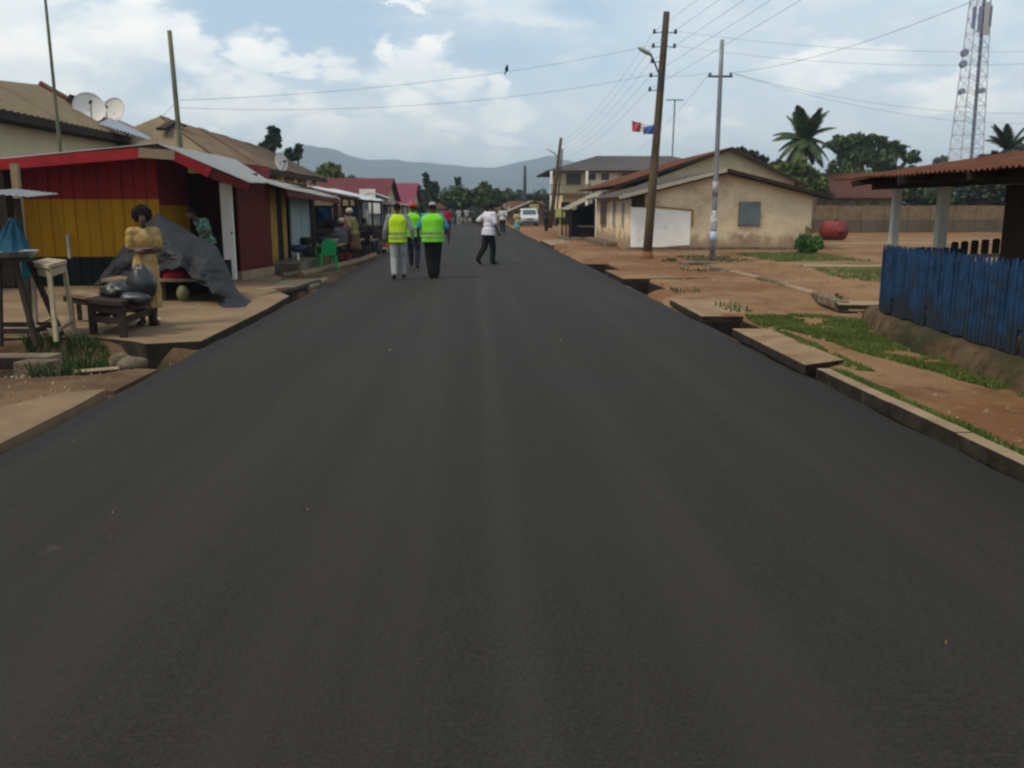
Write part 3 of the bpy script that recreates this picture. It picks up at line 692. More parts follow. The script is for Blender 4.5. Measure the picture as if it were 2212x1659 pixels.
for yy in (37, 40, 43, 46): window(H2, yy-.6, yy+.6, 2.25, 3.0, -9.46, 'x')
dish(tuple(at(608, 350, 37)), .33, .95, 1.45, 'round pale dish at the eave of the brown roof', m_dish)
# red painted sheet fence piece between the zinc roof and the brown house
q = MB(); q.sheet(at(520, 352, 27), at(582, 360, 27), at(582, 398, 27), at(520, 398, 27), 10, .02); tag(q.build('sheet_panel', mat('faded_red', (.22, .06, .06)), loc=(-7, 27, 2)), 'faded red sheet panel standing up behind the zinc roof', 'panel')

# ---- shop with mustard front and pale blue doors
SH = thing('shop', 'dark mustard shop front with pale blue doors under a sagging awning', 'shop', (-6, 25.5, 0))
q = MB(); q.box((-6.2, 25.6, 1.15), (2.2, 7.2, 2.2)); q.build('wall', m_wdark, SH)
m_md = mat('dirty_mustard', (.34, .20, .035), .8, .3, 4)
for y0, y1, z0, z1, mm in ((22.02, 22.42, 1.1, 2.15, m_md), (22.6, 23.3, .2, 2.1, m_md), (24.0, 24.5, .2, 2.1, m_md), (22.1, 22.5, .25, .9, m_concd)):
    q = MB(); q.box((-5.07, (y0+y1)/2, (z0+z1)/2), (.05, y1-y0, z1-z0)); q.build('front_board', mm, SH)
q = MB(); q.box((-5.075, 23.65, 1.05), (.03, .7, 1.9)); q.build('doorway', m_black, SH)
for y0 in (24.7, 26.1): q = MB(); q.box((-4.98, y0+.68, 1.1), (.05, 1.33, 1.75)); q.build('door', mat('pale_blue_paint', (.28, .36, .36), .6, .08, 2, streak=True), SH)
q = MB(); q.box((-4.6, 24, .16), (.8, 4.2, .28)); q.build('step', m_concd, SH, bevel=.02)
a0, a1 = Vector((-4.35, 21.4, 2.06)), Vector((-4.3, 29.2, 1.93)); c0, c1 = Vector((-5.6, 21.4, 2.45)), Vector((-5.6, 29.2, 2.32))
for k in range(8):
    dz = Vector((0, 0, random.uniform(-.02, .03))); t0, t1 = k/8, min(1, (k+1)/8+.01)
    q = MB(); q.sheet(a0.lerp(a1, t0)+dz, a0.lerp(a1, t1)+dz, c0.lerp(c1, t1), c0.lerp(c1, t0), 8, .016); q.build('awning_sheet', m_zinc if k % 3 else mat('dull_zinc', (.24, .22, .19), .7, .2, 2), SH)
q = MB(); q.beam(a0+Vector((0, 0, -.1)), a1+Vector((0, 0, -.1)), .05, .13); q.build('awning_beam', m_maroon, SH)
for yy in (24.6, 28.6, 29.0): q = MB(); q.tube((-4.36, yy, 0), (-4.36, yy, 1.93), .045); q.build('post', m_wdark, SH)

# ---- open market stalls along the left
def stall(label, x0, x1, y0, y1, zf, zb, m_roof, posts=3, front=True, shelves=True, n=5, name='market_stall'):
    s = thing(name, label, 'stall', ((x0+x1)/2, (y0+y1)/2, 0)); sx = 1 if x1 > x0 else -1     # x0 road side, x1 far side
    for k in range(n):
        t0, t1 = k/n, min(1, (k+1)/n+.01); dz = Vector((0, 0, random.uniform(-.015, .02)))
        q = MB(); q.sheet(Vector((x0, lerp(y0, y1, t0), zf))+dz, Vector((x0, lerp(y0, y1, t1), zf))+dz, Vector((x1, lerp(y0, y1, t1), zb))+dz, Vector((x1, lerp(y0, y1, t0), zb))+dz, 7, .018); q.build('roof_sheet', m_roof, s)
    for k in range(posts):
        yy = lerp(y0+.15, y1-.15, k/(posts-1))
        q = MB(); q.tube((x0+sx*.15, yy, -.05), (x0+sx*.15, yy, zf+.02), .04); q.build('post', m_wdark, s)
        q = MB(); q.tube((x1-sx*.1, yy, -.05), (x1-sx*.1, yy, zb-.02), .04); q.build('post', m_wdark, s)
    q = MB(); q.beam((x0+sx*.15, y0, zf-.06), (x0+sx*.15, y1, zf-.06), .05, .08); q.beam((x1-sx*.15, y0, zb-.07), (x1-sx*.15, y1, zb-.07), .05, .08); q.build('roof_beam', m_wdark, s)
    if shelves:
        q = MB(); q.box((x1-sx*.12, (y0+y1)/2, zb*.42), (.05, y1-y0-.1, zb*.78)); q.build('back_wall', m_wdark, s)
        q = MB(); q.box(((x0+x1)/2+sx*.15, (y0+y1)/2, .72), (abs(x1-x0)*.45, y1-y0-.6, .06)); q.build('counter', m_wood, s)
        for yy in (y0+.5, y1-.5): q = MB(); q.box(((x0+x1)/2+sx*.15, yy, .35), (abs(x1-x0)*.4, .06, .7)); q.build('counter_leg', m_wdark, s)
    return s
stall('low stall with blue tarp walls past the pale blue doors', -4.15, -6.0, 29.6, 33.6, 2.0, 2.35, m_grey)
stall('market stall with bright white and blue awning on the left', -4.05, -6.2, 34, 41.5, 1.95, 2.45, mat('white_awning', (.50, .53, .55), .5, .06, 2))
stall('brown roofed stall next to the white awning', -6.3, -8.2, 33, 42, 2.5, 2.75, m_brn)
stall('dark low stall further along the left kerb', -4.1, -6.4, 43, 50, 1.8, 2.2, m_grey)
stall('grey patched stall near the far left bend', -3.9, -6.6, 52, 60, 1.8, 2.2, m_zinc)
q = MB(); q.box((-5.85, 31.5, 1.2), (.05, 3.6, 1.0)); q.box((-5.0, 33.45, 1.25), (1.6, .04, .85)); tag(q.build('blue_tarp', mat('blue_tarp', (.022, .055, .14), .5, .2, 3), loc=(-5.5, 32, 1)), 'dark blue tarpaulin hung inside the low stall', 'tarpaulin')
q = MB(); q.box((-5.3, 33.8, 1.86), (1.7, .05, .28)); tag(q.build('pale_cloth', mat('pale_cloth', (.55, .42, .26), .9), loc=(-5.3, 33.7, 1.8)), 'pale orange cloth strip above the dark blue tarpaulin', 'cloth')

# maroon and pink roofed shops further along the left
def gable_house(name, label, x0, x1, y0, y1, ze, zr, m_wall, m_roof, ridge='y', over=.35, wins=(), cat='house', sheets=8, fascia=None, base=0):
    h = thing(name, label, cat, ((x0+x1)/2, (y0+y1)/2, base)); xm, ym = (x0+x1)/2, (y0+y1)/2
    q = MB(); q.box((xm, ym, (ze+base)/2), (x1-x0, y1-y0, ze-base)); q.build('wall', m_wall, h)
    q = MB()
    if ridge == 'y':
        for yy, t in ((y0+.003, .04), (y1-.043, .04)): q = MB(); q.prism([(x0, yy, ze), (x1, yy, ze), (xm, yy, zr-.06)], (0, t, 0)); q.build('gable', m_wall, h)
        s = (zr-ze)/(xm-x0); L_ = [(Vector((x0-over, y0-over, ze-s*over)), Vector((x0-over, y1+over, ze-s*over)), Vector((xm, y1+over, zr)), Vector((xm, y0-over, zr))),
              (Vector((x1+over, y0-over, ze-s*over)), Vector((x1+over, y1+over, ze-s*over)), Vector((xm, y1+over, zr)), Vector((xm, y0-over, zr)))]
    else:
        for xx in (x0+.003, x1-.043): q = MB(); q.prism([(xx, y0, ze), (xx, y1, ze), (xx, ym, zr-.06)], (.04, 0, 0)); q.build('gable', m_wall, h)
        s = (zr-ze)/(ym-y0); L_ = [(Vector((x0-over, y0-over, ze-s*over)), Vector((x1+over, y0-over, ze-s*over)), Vector((x1+over, ym, zr)), Vector((x0-over, ym, zr))),
              (Vector((x0-over, y1+over, ze-s*over)), Vector((x1+over, y1+over, ze-s*over)), Vector((x1+over, ym, zr)), Vector((x0-over, ym, zr)))]
    for a, b_, c, d in L_:
        for k in range(sheets):
            t0, t1 = k/sheets, min(1, (k+1)/sheets+.003); dz = Vector((0, 0, .006*(k % 2)))
            q = MB(); q.sheet(a.lerp(b_, t0)+dz, a.lerp(b_, t1)+dz, d.lerp(c, t1)+dz, d.lerp(c, t0)+dz, 6, .02, rows=1); q.build('roof_sheet', m_roof, h)
    if fascia and ridge == 'y':
        q = MB()
        for a, b_, c, d in L_: q.beam(a+Vector((0, -.03, -.07)), d+Vector((0, -.03, -.07)), .03, .16)
        q.build('fascia_board', fascia, h)
    for w in wins: window(h, *w)
    return h
m_mroof = mat('maroon_roofing', (.135, .034, .038), .75, .12, 1.5)
m_pink = mat('pink_maroon_roofing', (.20, .045, .075), .7, .1, 1.5)
gable_house('house', 'shop with dark maroon roof on the left beyond the stalls', -12.5, -5.6, 56, 66, 2.2, 3.6, m_cream, m_mroof, 'x')
gable_house('house', 'shop with pinkish maroon roof, furthest of the left row', -12, -5.0, 72, 84, 2.0, 3.75, m_cream, m_pink, 'x')
gable_house('house', 'small pale grey shop front with white sign boards on the left', -6.4, -5.2, 52, 55.2, 2.3, 2.5, mat('pale_bluegrey', (.33, .37, .38), .8, .25, 2, (.15, .2, .22), (.5, .65), 2), m_zinc, sheets=4)
q = MB(); q.box((-6.0, 51.7, 2.45), (.9, .06, .5)); q.box((-5.6, 51.75, 1.75), (.7, .05, .85)); tag(q.build('sign_board', m_white, loc=(-6.2, 51.6, 2.3)), 'blank white board above the pale grey shop front', 'sign')
gable_house('house', 'low shed with brown roof at the left end of the road', -10.5, -5.6, 90, 98, 1.8, 2.5, m_peach, m_brn, 'x')

# clutter of the left market: tables, pots, sacks, buckets, crates
def table(name, label, c, sx, sy, h, m=m_wood, group=None):
    t = thing(name, label, 'table', (c[0], c[1], c[2])); z = c[2]
    q = MB(); q.box((c[0], c[1], z+h-.02), (sx, sy, .045)); q.build('tabletop', m, t, bevel=.006)
    for a in (-1, 1):
        for b_ in (-1, 1): q = MB(); q.box((c[0]+a*(sx/2-.05), c[1]+b_*(sy/2-.05), z+(h-.043)/2), (.05, .05, h-.043)); q.build('leg', m_wdark, t)
    return t
table('table', 'rough table with pots at the roadside market, nearest one', (-4.15, 25.6, 0), .9, 1.5, .62)
table('table', 'second rough table with sacks in the roadside market', (-3.95, 28.2, 0), .9, 1.6, .66)
table('table', 'low table in front of the white awning stall', (-3.75, 31.5, 0), .7, 1.4, .55)
def pot(c, r, h, m, label, name='cooking_pot', cat='pot', lid=None):
    q = MB(); q.loft([(c[2], c[0], c[1], r*.7, r*.7), (c[2]+h*.3, c[0], c[1], r, r), (c[2]+h*.8, c[0], c[1], r*.96, r*.96), (c[2]+h, c[0], c[1], r*1.04, r*1.04), (c[2]+h*.98, c[0], c[1], r*.9, r*.9), (c[2]+h*.5, c[0], c[1], r*.86, r*.86)], 14)
    tag(q.build(name, m, loc=c, smooth=True), label, cat)
pot((-4.2, 25.3, .62), .17, .2, m_dkmetal, 'dark cooking pot on the nearest market table')
pot((-3.98, 25.75, .62), .13, .14, m_metal, 'small shiny pot on the nearest market table')
pot((-4.3, 26.05, .62), .15, .18, m_dkmetal, 'blackened pot at the back of the nearest market table')
pot((-3.95, 27.9, .66), .16, .22, mat('orange_plastic', (.45, .12, .03), .5), 'orange bowl on the second market table', 'bowl', 'bowl')
pot((-3.4, 35.0, -.02), .2, .3, mat('orange_plastic', (.45, .12, .03), .5), 'orange bucket standing near the kerb on the left', 'bucket', 'bucket')
pot((-4.5, 24.9, .3), .16, .26, m_dkmetal, 'dark pot standing on the shop step')
def sack(c, r, h, m, label, seed):
    q = MB(); q.ell((c[0], c[1], c[2]+h/2), (r, r*.8, h/2), 14, 10); q.v = [tuple(Vector(p)+Vector((noise.noise(Vector(p)*5+Vector((seed, 0, 0))), noise.noise(Vector(p)*5+Vector((0, seed, 0))), 0))*.05) for p in q.v]
    tag(q.build('sack', m, loc=c, smooth=True), label, 'sack')
sack((-4.05, 28.6, .66), .24, .34, mat('cream_sack', (.45, .38, .28)), 'cream sack on the second market table', 1)
sack((-4.6, 26.9, 0), .3, .7, m_wdark, 'dark sack on the ground by the pale blue doors', 2)
sack((-4.4, 27.5, 0), .28, .55, mat('brown_sack', (.10, .06, .035)), 'brown sack between the two market tables', 3)
sack((-3.75, 31.2, .55), .25, .25, mat('cream_sack', (.45, .38, .28)), 'pale bundle on the low table by the awning', 4)
sack((-3.9, 32.1, .55), .2, .3, mat('olive_cloth', (.16, .13, .05)), 'olive bundle on the low table by the awning', 5)
sack((-4.9, 30.6, .75), .4, .5, m_black, 'black bundle on the counter of the low stall', 6)
sack((-4.1, 37, .0), .4, .9, m_wdark, 'tall dark sack beside the white awning', 7)
m_basket = mat('basket', (.22, .14, .06), .9, .3, 14)
for c_, r_, h_, m_, lb_ in (((-4.35, 28.0, .66), .15, .14, m_basket, 'woven basket at the back of the second market table'), ((-3.8, 27.6, .66), .12, .16, m_metal, 'small pale tin on the near end of the second market table'),
        ((-4.5, 28.9, .0), .22, .42, m_dkmetal, 'large blackened pot on the ground behind the second market table'), ((-3.65, 30.3, .0), .2, .3, m_basket, 'woven basket on the ground by the dark crate'),
        ((-3.7, 31.9, .55), .13, .13, mat('red_plastic', (.30, .03, .03), .5), 'small red bowl at the far end of the low table'), ((-4.75, 25.9, .3), .2, .5, m_wdark, 'tall dark drum on the shop step by the pale doors'),
        ((-3.6, 33.0, .0), .25, .4, m_dkmetal, 'dark round drum at the kerb past the low table'), ((-5.0, 29.9, .0), .35, .95, m_wdark, 'wide dark barrel under the low stall')):
    pot(c_, r_, h_, m_, lb_, 'basket' if m_ is m_basket else 'bowl' if 'bowl' in lb_ else 'tin' if 'tin' in lb_ else 'drum' if 'drum' in lb_ or 'barrel' in lb_ else 'cooking_pot', 'basket' if m_ is m_basket else 'bowl' if 'bowl' in lb_ else 'tin' if 'tin' in lb_ else 'drum' if 'drum' in lb_ or 'barrel' in lb_ else 'pot')
for k, (x_, y_, z_, m_, lb_) in enumerate(((-4.45, 29.75, 1.5, mat('hung_brown', (.14, .08, .05)), 'brown garment hanging at the near post of the low stall'), (-4.5, 32.2, 1.45, mat('hung_grey', (.12, .12, .13)), 'grey garment hanging inside the low stall'), (-4.35, 36.0, 1.4, mat('hung_white', (.5, .48, .44)), 'white cloth hanging from the white awning stall'))):
    q = MB(); q.loft([(z_-.42, x_, y_, .20, .05), (z_-.1, x_, y_, .17, .06), (z_+.12, x_, y_, .19, .05), (z_+.2, x_, y_, .06, .03)], 14); tag(q.build('hanging_cloth', m_, loc=(x_, y_, z_), smooth=True), lb_, 'cloth')
def crate(c, s, h, m, label):
    t = thing('crate', label, 'crate', c); x, y, z = c
    for k in range(3):
        zz = z+h*(.17+.33*k)
        for d_ in ((0, -s/2), (0, s/2)): q = MB(); q.box((x, y+d_[1], zz), (s, .018, h*.24)); q.build('slat', m, t)
        for d_ in (-s/2, s/2): q = MB(); q.box((x+d_, y, zz), (.018, s-.04, h*.24)); q.build('slat', m, t)
    q = MB(); q.box((x, y, z+.02), (s-.03, s-.03, .02)); q.build('base', m, t)
crate((-4.0, 24.6, 0), .42, .3, m_wood, 'brown wooden crate near the green chair')
crate((-3.85, 26.9, 0), .4, .32, mat('red_crate', (.20, .05, .03)), 'reddish crate under the market tables')
crate((-3.75, 29.6, 0), .45, .35, m_wdark, 'dark crate by the kerb log in the market')
# green plastic chair (seen from behind its left side)
def plastic_chair(c, rz, label):
    t = thing('plastic_chair', label, 'chair', c); R = Matrix.Rotation(rz, 3, 'Z'); C = Vector(c)
    P = lambda x, y, z: C+R @ Vector((x, y, z))
    q = MB(); q.hexa([P(-.21, -.20, .40), P(.21, -.20, .40), P(.22, .22, .41), P(-.22, .22, .41), P(-.21, -.20, .43), P(.21, -.20, .43), P(.22, .22, .44), P(-.22, .22, .44)]); q.build('seat', m_green, t, bevel=.01)
    pr = [(-.19, .42), (-.205, .6), (-.2, .72), (-.15, .80), (-.06, .835), (.06, .835), (.15, .80), (.2, .72), (.205, .6), (.19, .42)]
    q = MB(); q.prism([P(x, -.21-(z-.42)*.22, z) for x, z in pr], R @ Vector((0, .022, 0))); q.build('backrest', m_green, t, bevel=.004)
    for a in (-1, 1):
        q = MB(); q.ring([(P(a*.2, .2, .42), .02), (P(a*.225, .2, .60), .02), (P(a*.235, .1, .64), .022), (P(a*.235, -.1, .64), .022), (P(a*.2, -.26, .66), .02)], 6, flat=(1.3, .8)); q.build('armrest', m_green, t)
        for b_ in (-1, 1): q = MB(); q.tube(P(a*.19, b_*.18, .41), P(a*.235, b_*.235, 0), .03, .024, 6); q.build('leg', m_green, t)
plastic_chair((-3.88, 23.7, -.01), .45, 'bright green plastic chair among the market stalls')
t = thing('washstand', 'short white post topped with a dark blue basin by the shop', 'stand', (-4.55, 23.3, 0))
q = MB(); q.tube((-4.55, 23.3, 0), (-4.55, 23.3, .52), .035); q.build('post', m_white, t)
q = MB(); q.loft([(.5, -4.55, 23.3, .09, .09), (.56, -4.55, 23.3, .18, .18), (.68, -4.55, 23.3, .23, .23), (.67, -4.55, 23.3, .2, .2), (.58, -4.55, 23.3, .13, .13)], 16); q.build('basin', mat('navy_plastic', (.03, .045, .10), .5), t, smooth=True)

# kerb logs and slabs on the left verge
def log(label, pts, r, m=m_wood):
    q = MB(); q.ring([(Vector(p), r*random.uniform(.9, 1.1)) for p in pts], 9); o = q.build('timber_log', m, loc=pts[0]); tag(o, label, 'log', 'timbers along the left verge')
log('long brown timber lying along the market kerb', [(-4.15, 21.4, .05), (-3.75, 24, .07), (-3.45, 27, .06), (-3.35, 30.5, .05)], .09)
log('thin dark timber beside the forecourt edge', [(-4.0, 15.9, .0), (-3.55, 17.6, .03), (-3.4, 19.6, .02)], .06, m_wdark)
log('grey timber second from the shop step', [(-4.5, 21.0, .06), (-4.0, 22.4, .07), (-3.62, 24.2, .05)], .07, m_concd)
slab('pale slab over the drain beyond the forecourt', [(-4.2, 17.8), (-3.36, 18.6), (-3.34, 20.6), (-4.3, 19.8)], .05, .09, m_conc)
slab('rounded kerb slab at the far end of the market verge', [(-3.9, 33.5), (-3.25, 33.6), (-3.2, 37.5), (-3.9, 37.2)], .12, .2, m_conc)

# ---- right side: peach bungalow with the white board
def peach_house():
    h = thing('bungalow', 'peach plastered bungalow with a grey gable roof and white painted rectangle', 'house', (9.6, 38.5, 0))
    x0, x1, y0, y1 = 5.95, 13.05, 34.0, 43.0; xm, zr, ze = 9.55, 3.06, 2.16
    q = MB(); q.prism([(x0, y0, -.1), (x1, y0, -.1), (x1, y0, ze-.02), (xm, y0, zr-.09), (x0, y0, ze-.02)], (0, y1-y0, 0)); q.build('wall', m_peach, h)
    sl = (zr-ze)/(xm-x0)
    for sgn, xe in ((-1, x0-.45), (1, x1+.62)):
        zz = ze-sl*(x0-xe) if sgn < 0 else zr-sl*(xe-xm)+.03
        for k in range(9):
            ya, yb = lerp(33.55, 43.4, k/9), lerp(33.55, 43.4, min(1, (k+1)/9+.004)); q = MB()
            q.sheet((xe, ya, zz+.006*(k % 2)), (xe, yb, zz+.006*(k % 2)), (xm, yb, zr), (xm, ya, zr), 7, .02, rows=1); q.build('roof_sheet', m_grey, h)
        q = MB(); q.beam((xe, 33.52, zz-.03), (xm, 33.52, zr-.03), .04, .13); q.build('fascia_board', mat('pale_fascia', (.40, .36, .27)) if sgn < 0 else m_wdark, h)
        q = MB(); q.beam((xe, 33.6, zz-.12), (xm, 33.6, zr-.13), .03, .08); q.build('verge_board', m_wdark, h)
    q = MB(); q.prism([at(1378, 448, 33.97), at(1492, 457, 33.97), at(1490, 529, 33.97), at(1447, 532, 33.97), at(1363, 543, 33.97)][::-1], (0, .04, 0)); q.build('white_board', m_white, h)
    q = MB(); q.prism([at(1362, 447, 33.98), at(1378, 448, 33.98), at(1378, 543, 33.98), at(1362, 544, 33.98)][::-1], (0, .03, 0)); q.build('board_edge', m_white, h)
    o = q = MB(); q.box((at(1619, 462, 33.95).x, 33.97, at(1619, 462, 33.95).z), (.84, .05, .92)); sh = q.build('window', m_wood, h)
    m_or = mat('orange_mud', (.30, .15, .06), .9, .2, 3)
    for a_, b_ in (((1378, 443), (1494, 453)), ((1497, 453), (1495, 490))): q = MB(); q.beam(at(*a_, 33.985), at(*b_, 33.985), .04, .10, (0, 1, 0)); q.build('painted_border', m_or, h)
    for k in range(4): q = MB(); c = at(1619, 462, 33.95); q.box((c.x-.30+.2*k, 33.93, c.z), (.192, .03, .84)); q.build('shutter', mat('bluegrey_shutter', (.13, .165, .18), .7, .1, 3), sh)
    window(h, 35.0, 35.25, .95, 1.75, x0, 'x', bars=0, frame=mat('vent_blue', (.25, .31, .31)), m=mat('vent_blue', (.25, .31, .31)))
    window(h, 37.2, 37.6, .95, 1.85, x0, 'x', bars=0, frame=mat('vent_blue', (.25, .31, .31)), m=mat('vent_blue', (.25, .31, .31)))
    window(h, 39.6, 41.2, .9, 1.85, x0, 'x', bars=1)
    q = MB(); q.box((5.7, 39.8, .11), (.55, 6.6, .28)); q.build('step', m_concd, h, bevel=.03)
    q = MB(); q.box((9.5, 33.9, .03), (7.3, .22, .26)); q.build('plinth', m_concd, h, bevel=.02)
    q = MB(); q.box((6.3, 33.96, 1.9), (.5, .05, .45)); q.build('vent', m_wdark, h)
    return h
peach_house()
q = MB(); c = gr(1700, 538); q.prism([(c.x-.05, 33.6, 0), (c.x+.3, 33.6, 0), (c.x+.22, 33.6, .8), (c.x+.06, 33.6, .95)], (0, .2, 0)); tag(q.build('stone_pillar', m_concd, loc=(c.x, 33.7, 0)), 'short grey stub pillar against the peach wall', 'pillar')

# ---- rust-roofed house behind it
def rust_house():
    h = thing('house', 'cream gabled house with a long rust red roof behind the bungalow', 'house', (11.8, 48, 0))
    yg = 44.2; ap = at(1577, 319, yg); wl = at(1352, 398, yg); wr = at(1700, 388, yg); s = .30
    q = MB(); q.prism([(wl.x+.6, yg, 0), (wr.x+.4, yg, 0), (wr.x+.4, yg, wr.z-.1), (ap.x, yg, ap.z-.12), (wl.x+.6, yg, wl.z-.05)], (0, 17, 0)); q.build('wall', mat('cream_gable', (.58, .48, .30), .9, .08, 1.2), h)
    E = Vector((6.9, yg-.4, 2.72)); R = Vector((ap.x, yg-.4, ap.z)); R2 = Vector((ap.x, 58.5, ap.z)); E2 = Vector((7.2, 62, 2.80)); Q = Vector((wr.x+.9, yg-.4, wr.z-.25)); Q2 = Vector((wr.x+.9, 62, wr.z-.25))
    for k in range(10):
        t0, t1 = k/10, min(1, (k+1)/10+.004); q = MB(); q.sheet(E.lerp(E2, t0), E.lerp(E2, t1), R.lerp(R2, t1), R.lerp(R2, t0), 8, .022, rows=1); q.build('roof_sheet', m_rust, h)
        q = MB(); q.sheet(Q.lerp(Q2, t0), Q.lerp(Q2, t1), R.lerp(R2, t1), R.lerp(R2, t0), 8, .022, rows=1); q.build('roof_sheet', m_rust, h)
    q = MB(); q.prism([E2, Q2, R2], (0, .03, -.03)); q.build('hip_roof', m_rust, h)
    q = MB(); q.beam(E+Vector((0, -.04, -.1)), R+Vector((0, -.04, -.1)), .04, .12); q.beam(R+Vector((0, -.04, -.1)), Q+Vector((0, -.04, -.1)), .04, .16); q.build('fascia_board', m_wdark, h)
rust_house()

# ---- two-storey cream building
def two_storey():
    h = thing('building', 'two storey cream building with dark hipped roof and corner balcony', 'building', (15, 92, 0))
    Y = 85.0; m_w = mat('warm_cream', (.76, .63, .36), .9, .06, .8, (.48, .40, .24), (.55, .7), .4)
    xl = at(1216, 400, Y).x; xr = 24.5; ze = at(1300, 366, Y).z; zr = 6.9
    q = MB(); q.box(((xl+xr)/2, Y+6, ze/2), (xr-xl, 12, ze)); q.build('wall', m_w, h)
    q = MB(); xw = at(1272, 400, Y).x; q.box(((xw+at(1340, 0, Y).x)/2, Y-.25, ze/2), (at(1340, 0, Y).x-xw, .55, ze-.01)); q.build('bay_wall', mat('pale_cream', (.70, .63, .49), .9, .06, .8), h)
    a, b_, c, d = Vector((xl-1.6, Y-1.4, ze-.15)), Vector((xr+1, Y-1.4, ze-.1)), Vector((xr+1, Y+13, ze-.1)), Vector((xl-1.6, Y+13, ze-.15)); r0 = at(1291, 337, Y+6); r0 = Vector((r0.x, Y+6, r0.z)); r1 = Vector((20.0, Y+6, r0.z))
    for P0, P1, Q1, Q0, n in ((a, b_, r1, r0, 12), (d, a, r0, r0, 6), (b_, c, r1, r1, 6), (c, d, r0, r1, 8)):
        for k in range(n):
            t0, t1 = k/n, (k+1)/n; q = MB(); q.sheet(P0.lerp(P1, t0), P0.lerp(P1, t1), Q0.lerp(Q1, t1)+Vector((0, 0, .01)), Q0.lerp(Q1, t0), 4, .02, rows=1); q.build('roof_sheet', m_grey, h)
    q = MB(); q.prism([a+Vector((0, 0, -.05)), b_+Vector((0, 0, -.05)), c+Vector((0, 0, -.05)), d+Vector((0, 0, -.05))], (0, 0, -.10)); q.build('soffit', m_wdark, h)
    for u0, u1, v0, v1, b in ((1225, 1253, 377, 399, 3), (1270.6, 1283.3, 377, 387.5, 1), (1299, 1312, 377, 387.5, 1), (1345, 1378, 377, 396, 4)):
        A_, B_ = at(u0, v0, Y), at(u1, v1, Y); f = Y-.53 if 1265 < u0 < 1335 else Y-.003
        window(h, A_.x, B_.x, B_.z, A_.z, f, 'y', bars=b, d=.08, frame=mat('dark_frame', (.05, .04, .035)))
    zb = at(1230, 420, Y).z
    q = MB(); q.box(((xl-1.3+xw)/2, Y-.9, zb), (xw-xl+1.3, 1.8, .2)); q.build('balcony', m_concd, h)
    q = MB()
    for k in range(16): q.box((lerp(xl-1.25, xw-.1, k/15), Y-1.75, zb+.45), (.05, .05, .75))
    q.box(((xl-1.3+xw)/2, Y-1.75, zb+.85), (xw-xl+1.3, .08, .08)); q.build('railing', m_wood, h)
    for xx in (xl-1.25, xw-.4): q = MB(); q.box((xx, Y-1.6, ze/2-.1), (.22, .22, ze-.2)); q.build('pillar', m_white, h)
    for k in range(4): A_ = at(1222+k*34, 450, Y); q = MB(); q.box((A_.x, Y-.02, 1.1), (.9, .05, 2.2)); q.build('door', m_wdark, h)
two_storey()
# television mast behind
t = thing('antenna_mast', 'thin antenna mast with flat crossbar beyond the two storey roof', 'antenna', tuple(gr(1448, 480)))
q = MB(); p0 = at(1448, 400, 100); p1 = at(1458, 216, 100); q.tube((p0.x, 100, 0), p1, .07, n=6); q.build('mast', m_dkmetal, t); q = MB(); q.beam(p1-Vector((.95, 0, 0)), p1+Vector((.95, 0, 0)), .16, .10)
for k in range(5): q.beam(p1+Vector((-.8+.4*k, -.4, 0)), p1+Vector((-.8+.4*k, .4, 0)), .04, .04)
q.build('crossbar', m_dkmetal, t)

# ---- roadside stall on the right with the sloping sheet roof
s = stall('open roadside stall with a sloping grey sheet roof beside the bungalow', 4.75, 6.7, 44.6, 49, 1.56, 2.5, mat('mossy_sheet', (.25, .24, .19), .7, .15, 2), n=5)
q = MB(); q.box((6.28, 44.3, 1.15), (.34, .3, 2.2)); q.build('pillar', m_white, s)
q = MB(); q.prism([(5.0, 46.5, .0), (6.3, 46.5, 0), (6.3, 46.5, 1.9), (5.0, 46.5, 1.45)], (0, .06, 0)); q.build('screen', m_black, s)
q = MB(); q.box((5.9, 46.6, .06), (2.6, 4.8, .18)); q.build('floor_slab', m_concd, s, bevel=.02)
q = MB(); q.box((at(1215, 0, 52).x, 52, 1.35), (.55, .06, .5)); q.tube((at(1215, 0, 52).x, 52.1, 0), (at(1215, 0, 52).x, 52.1, 1.2), .04); tag(q.build('sign', mat('yellow_sign', (.45, .45, .15)), loc=(5.5, 52, 1)), 'small yellowish sign board beyond the sloping roof stall', 'sign')

# ---- low gabled shed, far right of the road, with the white van in front
gable_house('shed', 'low open shed with grey gable roof behind the white van', 3.6, 8.1, 86, 94, 1.4, 2.35, m_wood, mat('tan_zinc', (.22, .20, .16), .7, .15, 2), 'y', .5, cat='shed', sheets=5)
gable_house('house', 'brown roofed hut left of the grey gabled shed', 1.4, 3.6, 104, 110, 1.6, 2.2, m_peach, m_brn, 'x', sheets=4)
q = MB(); q.box((5.85, 85.4, 1.75), (.9, .08, .55)); tag(q.build('sign', mat('dull_yellow', (.40, .32, .14)), loc=(5.85, 85.4, 1.7)), 'dull yellow board on the gable of the low shed', 'sign')

# far end of the road: dark shed and trading huts
stall('dark open shed with pale posts at the end of the road', -1.2, 1.8, 97, 101, 1.35, 1.9, m_wdark, posts=4, name='shed')
gable_house('house', 'reddish roofed hut at the far end of the road', -5.4, -3.0, 104, 110, 1.7, 2.3, m_cream, m_rust, 'x', sheets=4)
gable_house('house', 'tan hut behind the trees at the far end', 5.0, 9.5, 122, 128, 1.9, 2.6, m_peach, m_rust, 'x', sheets=4)

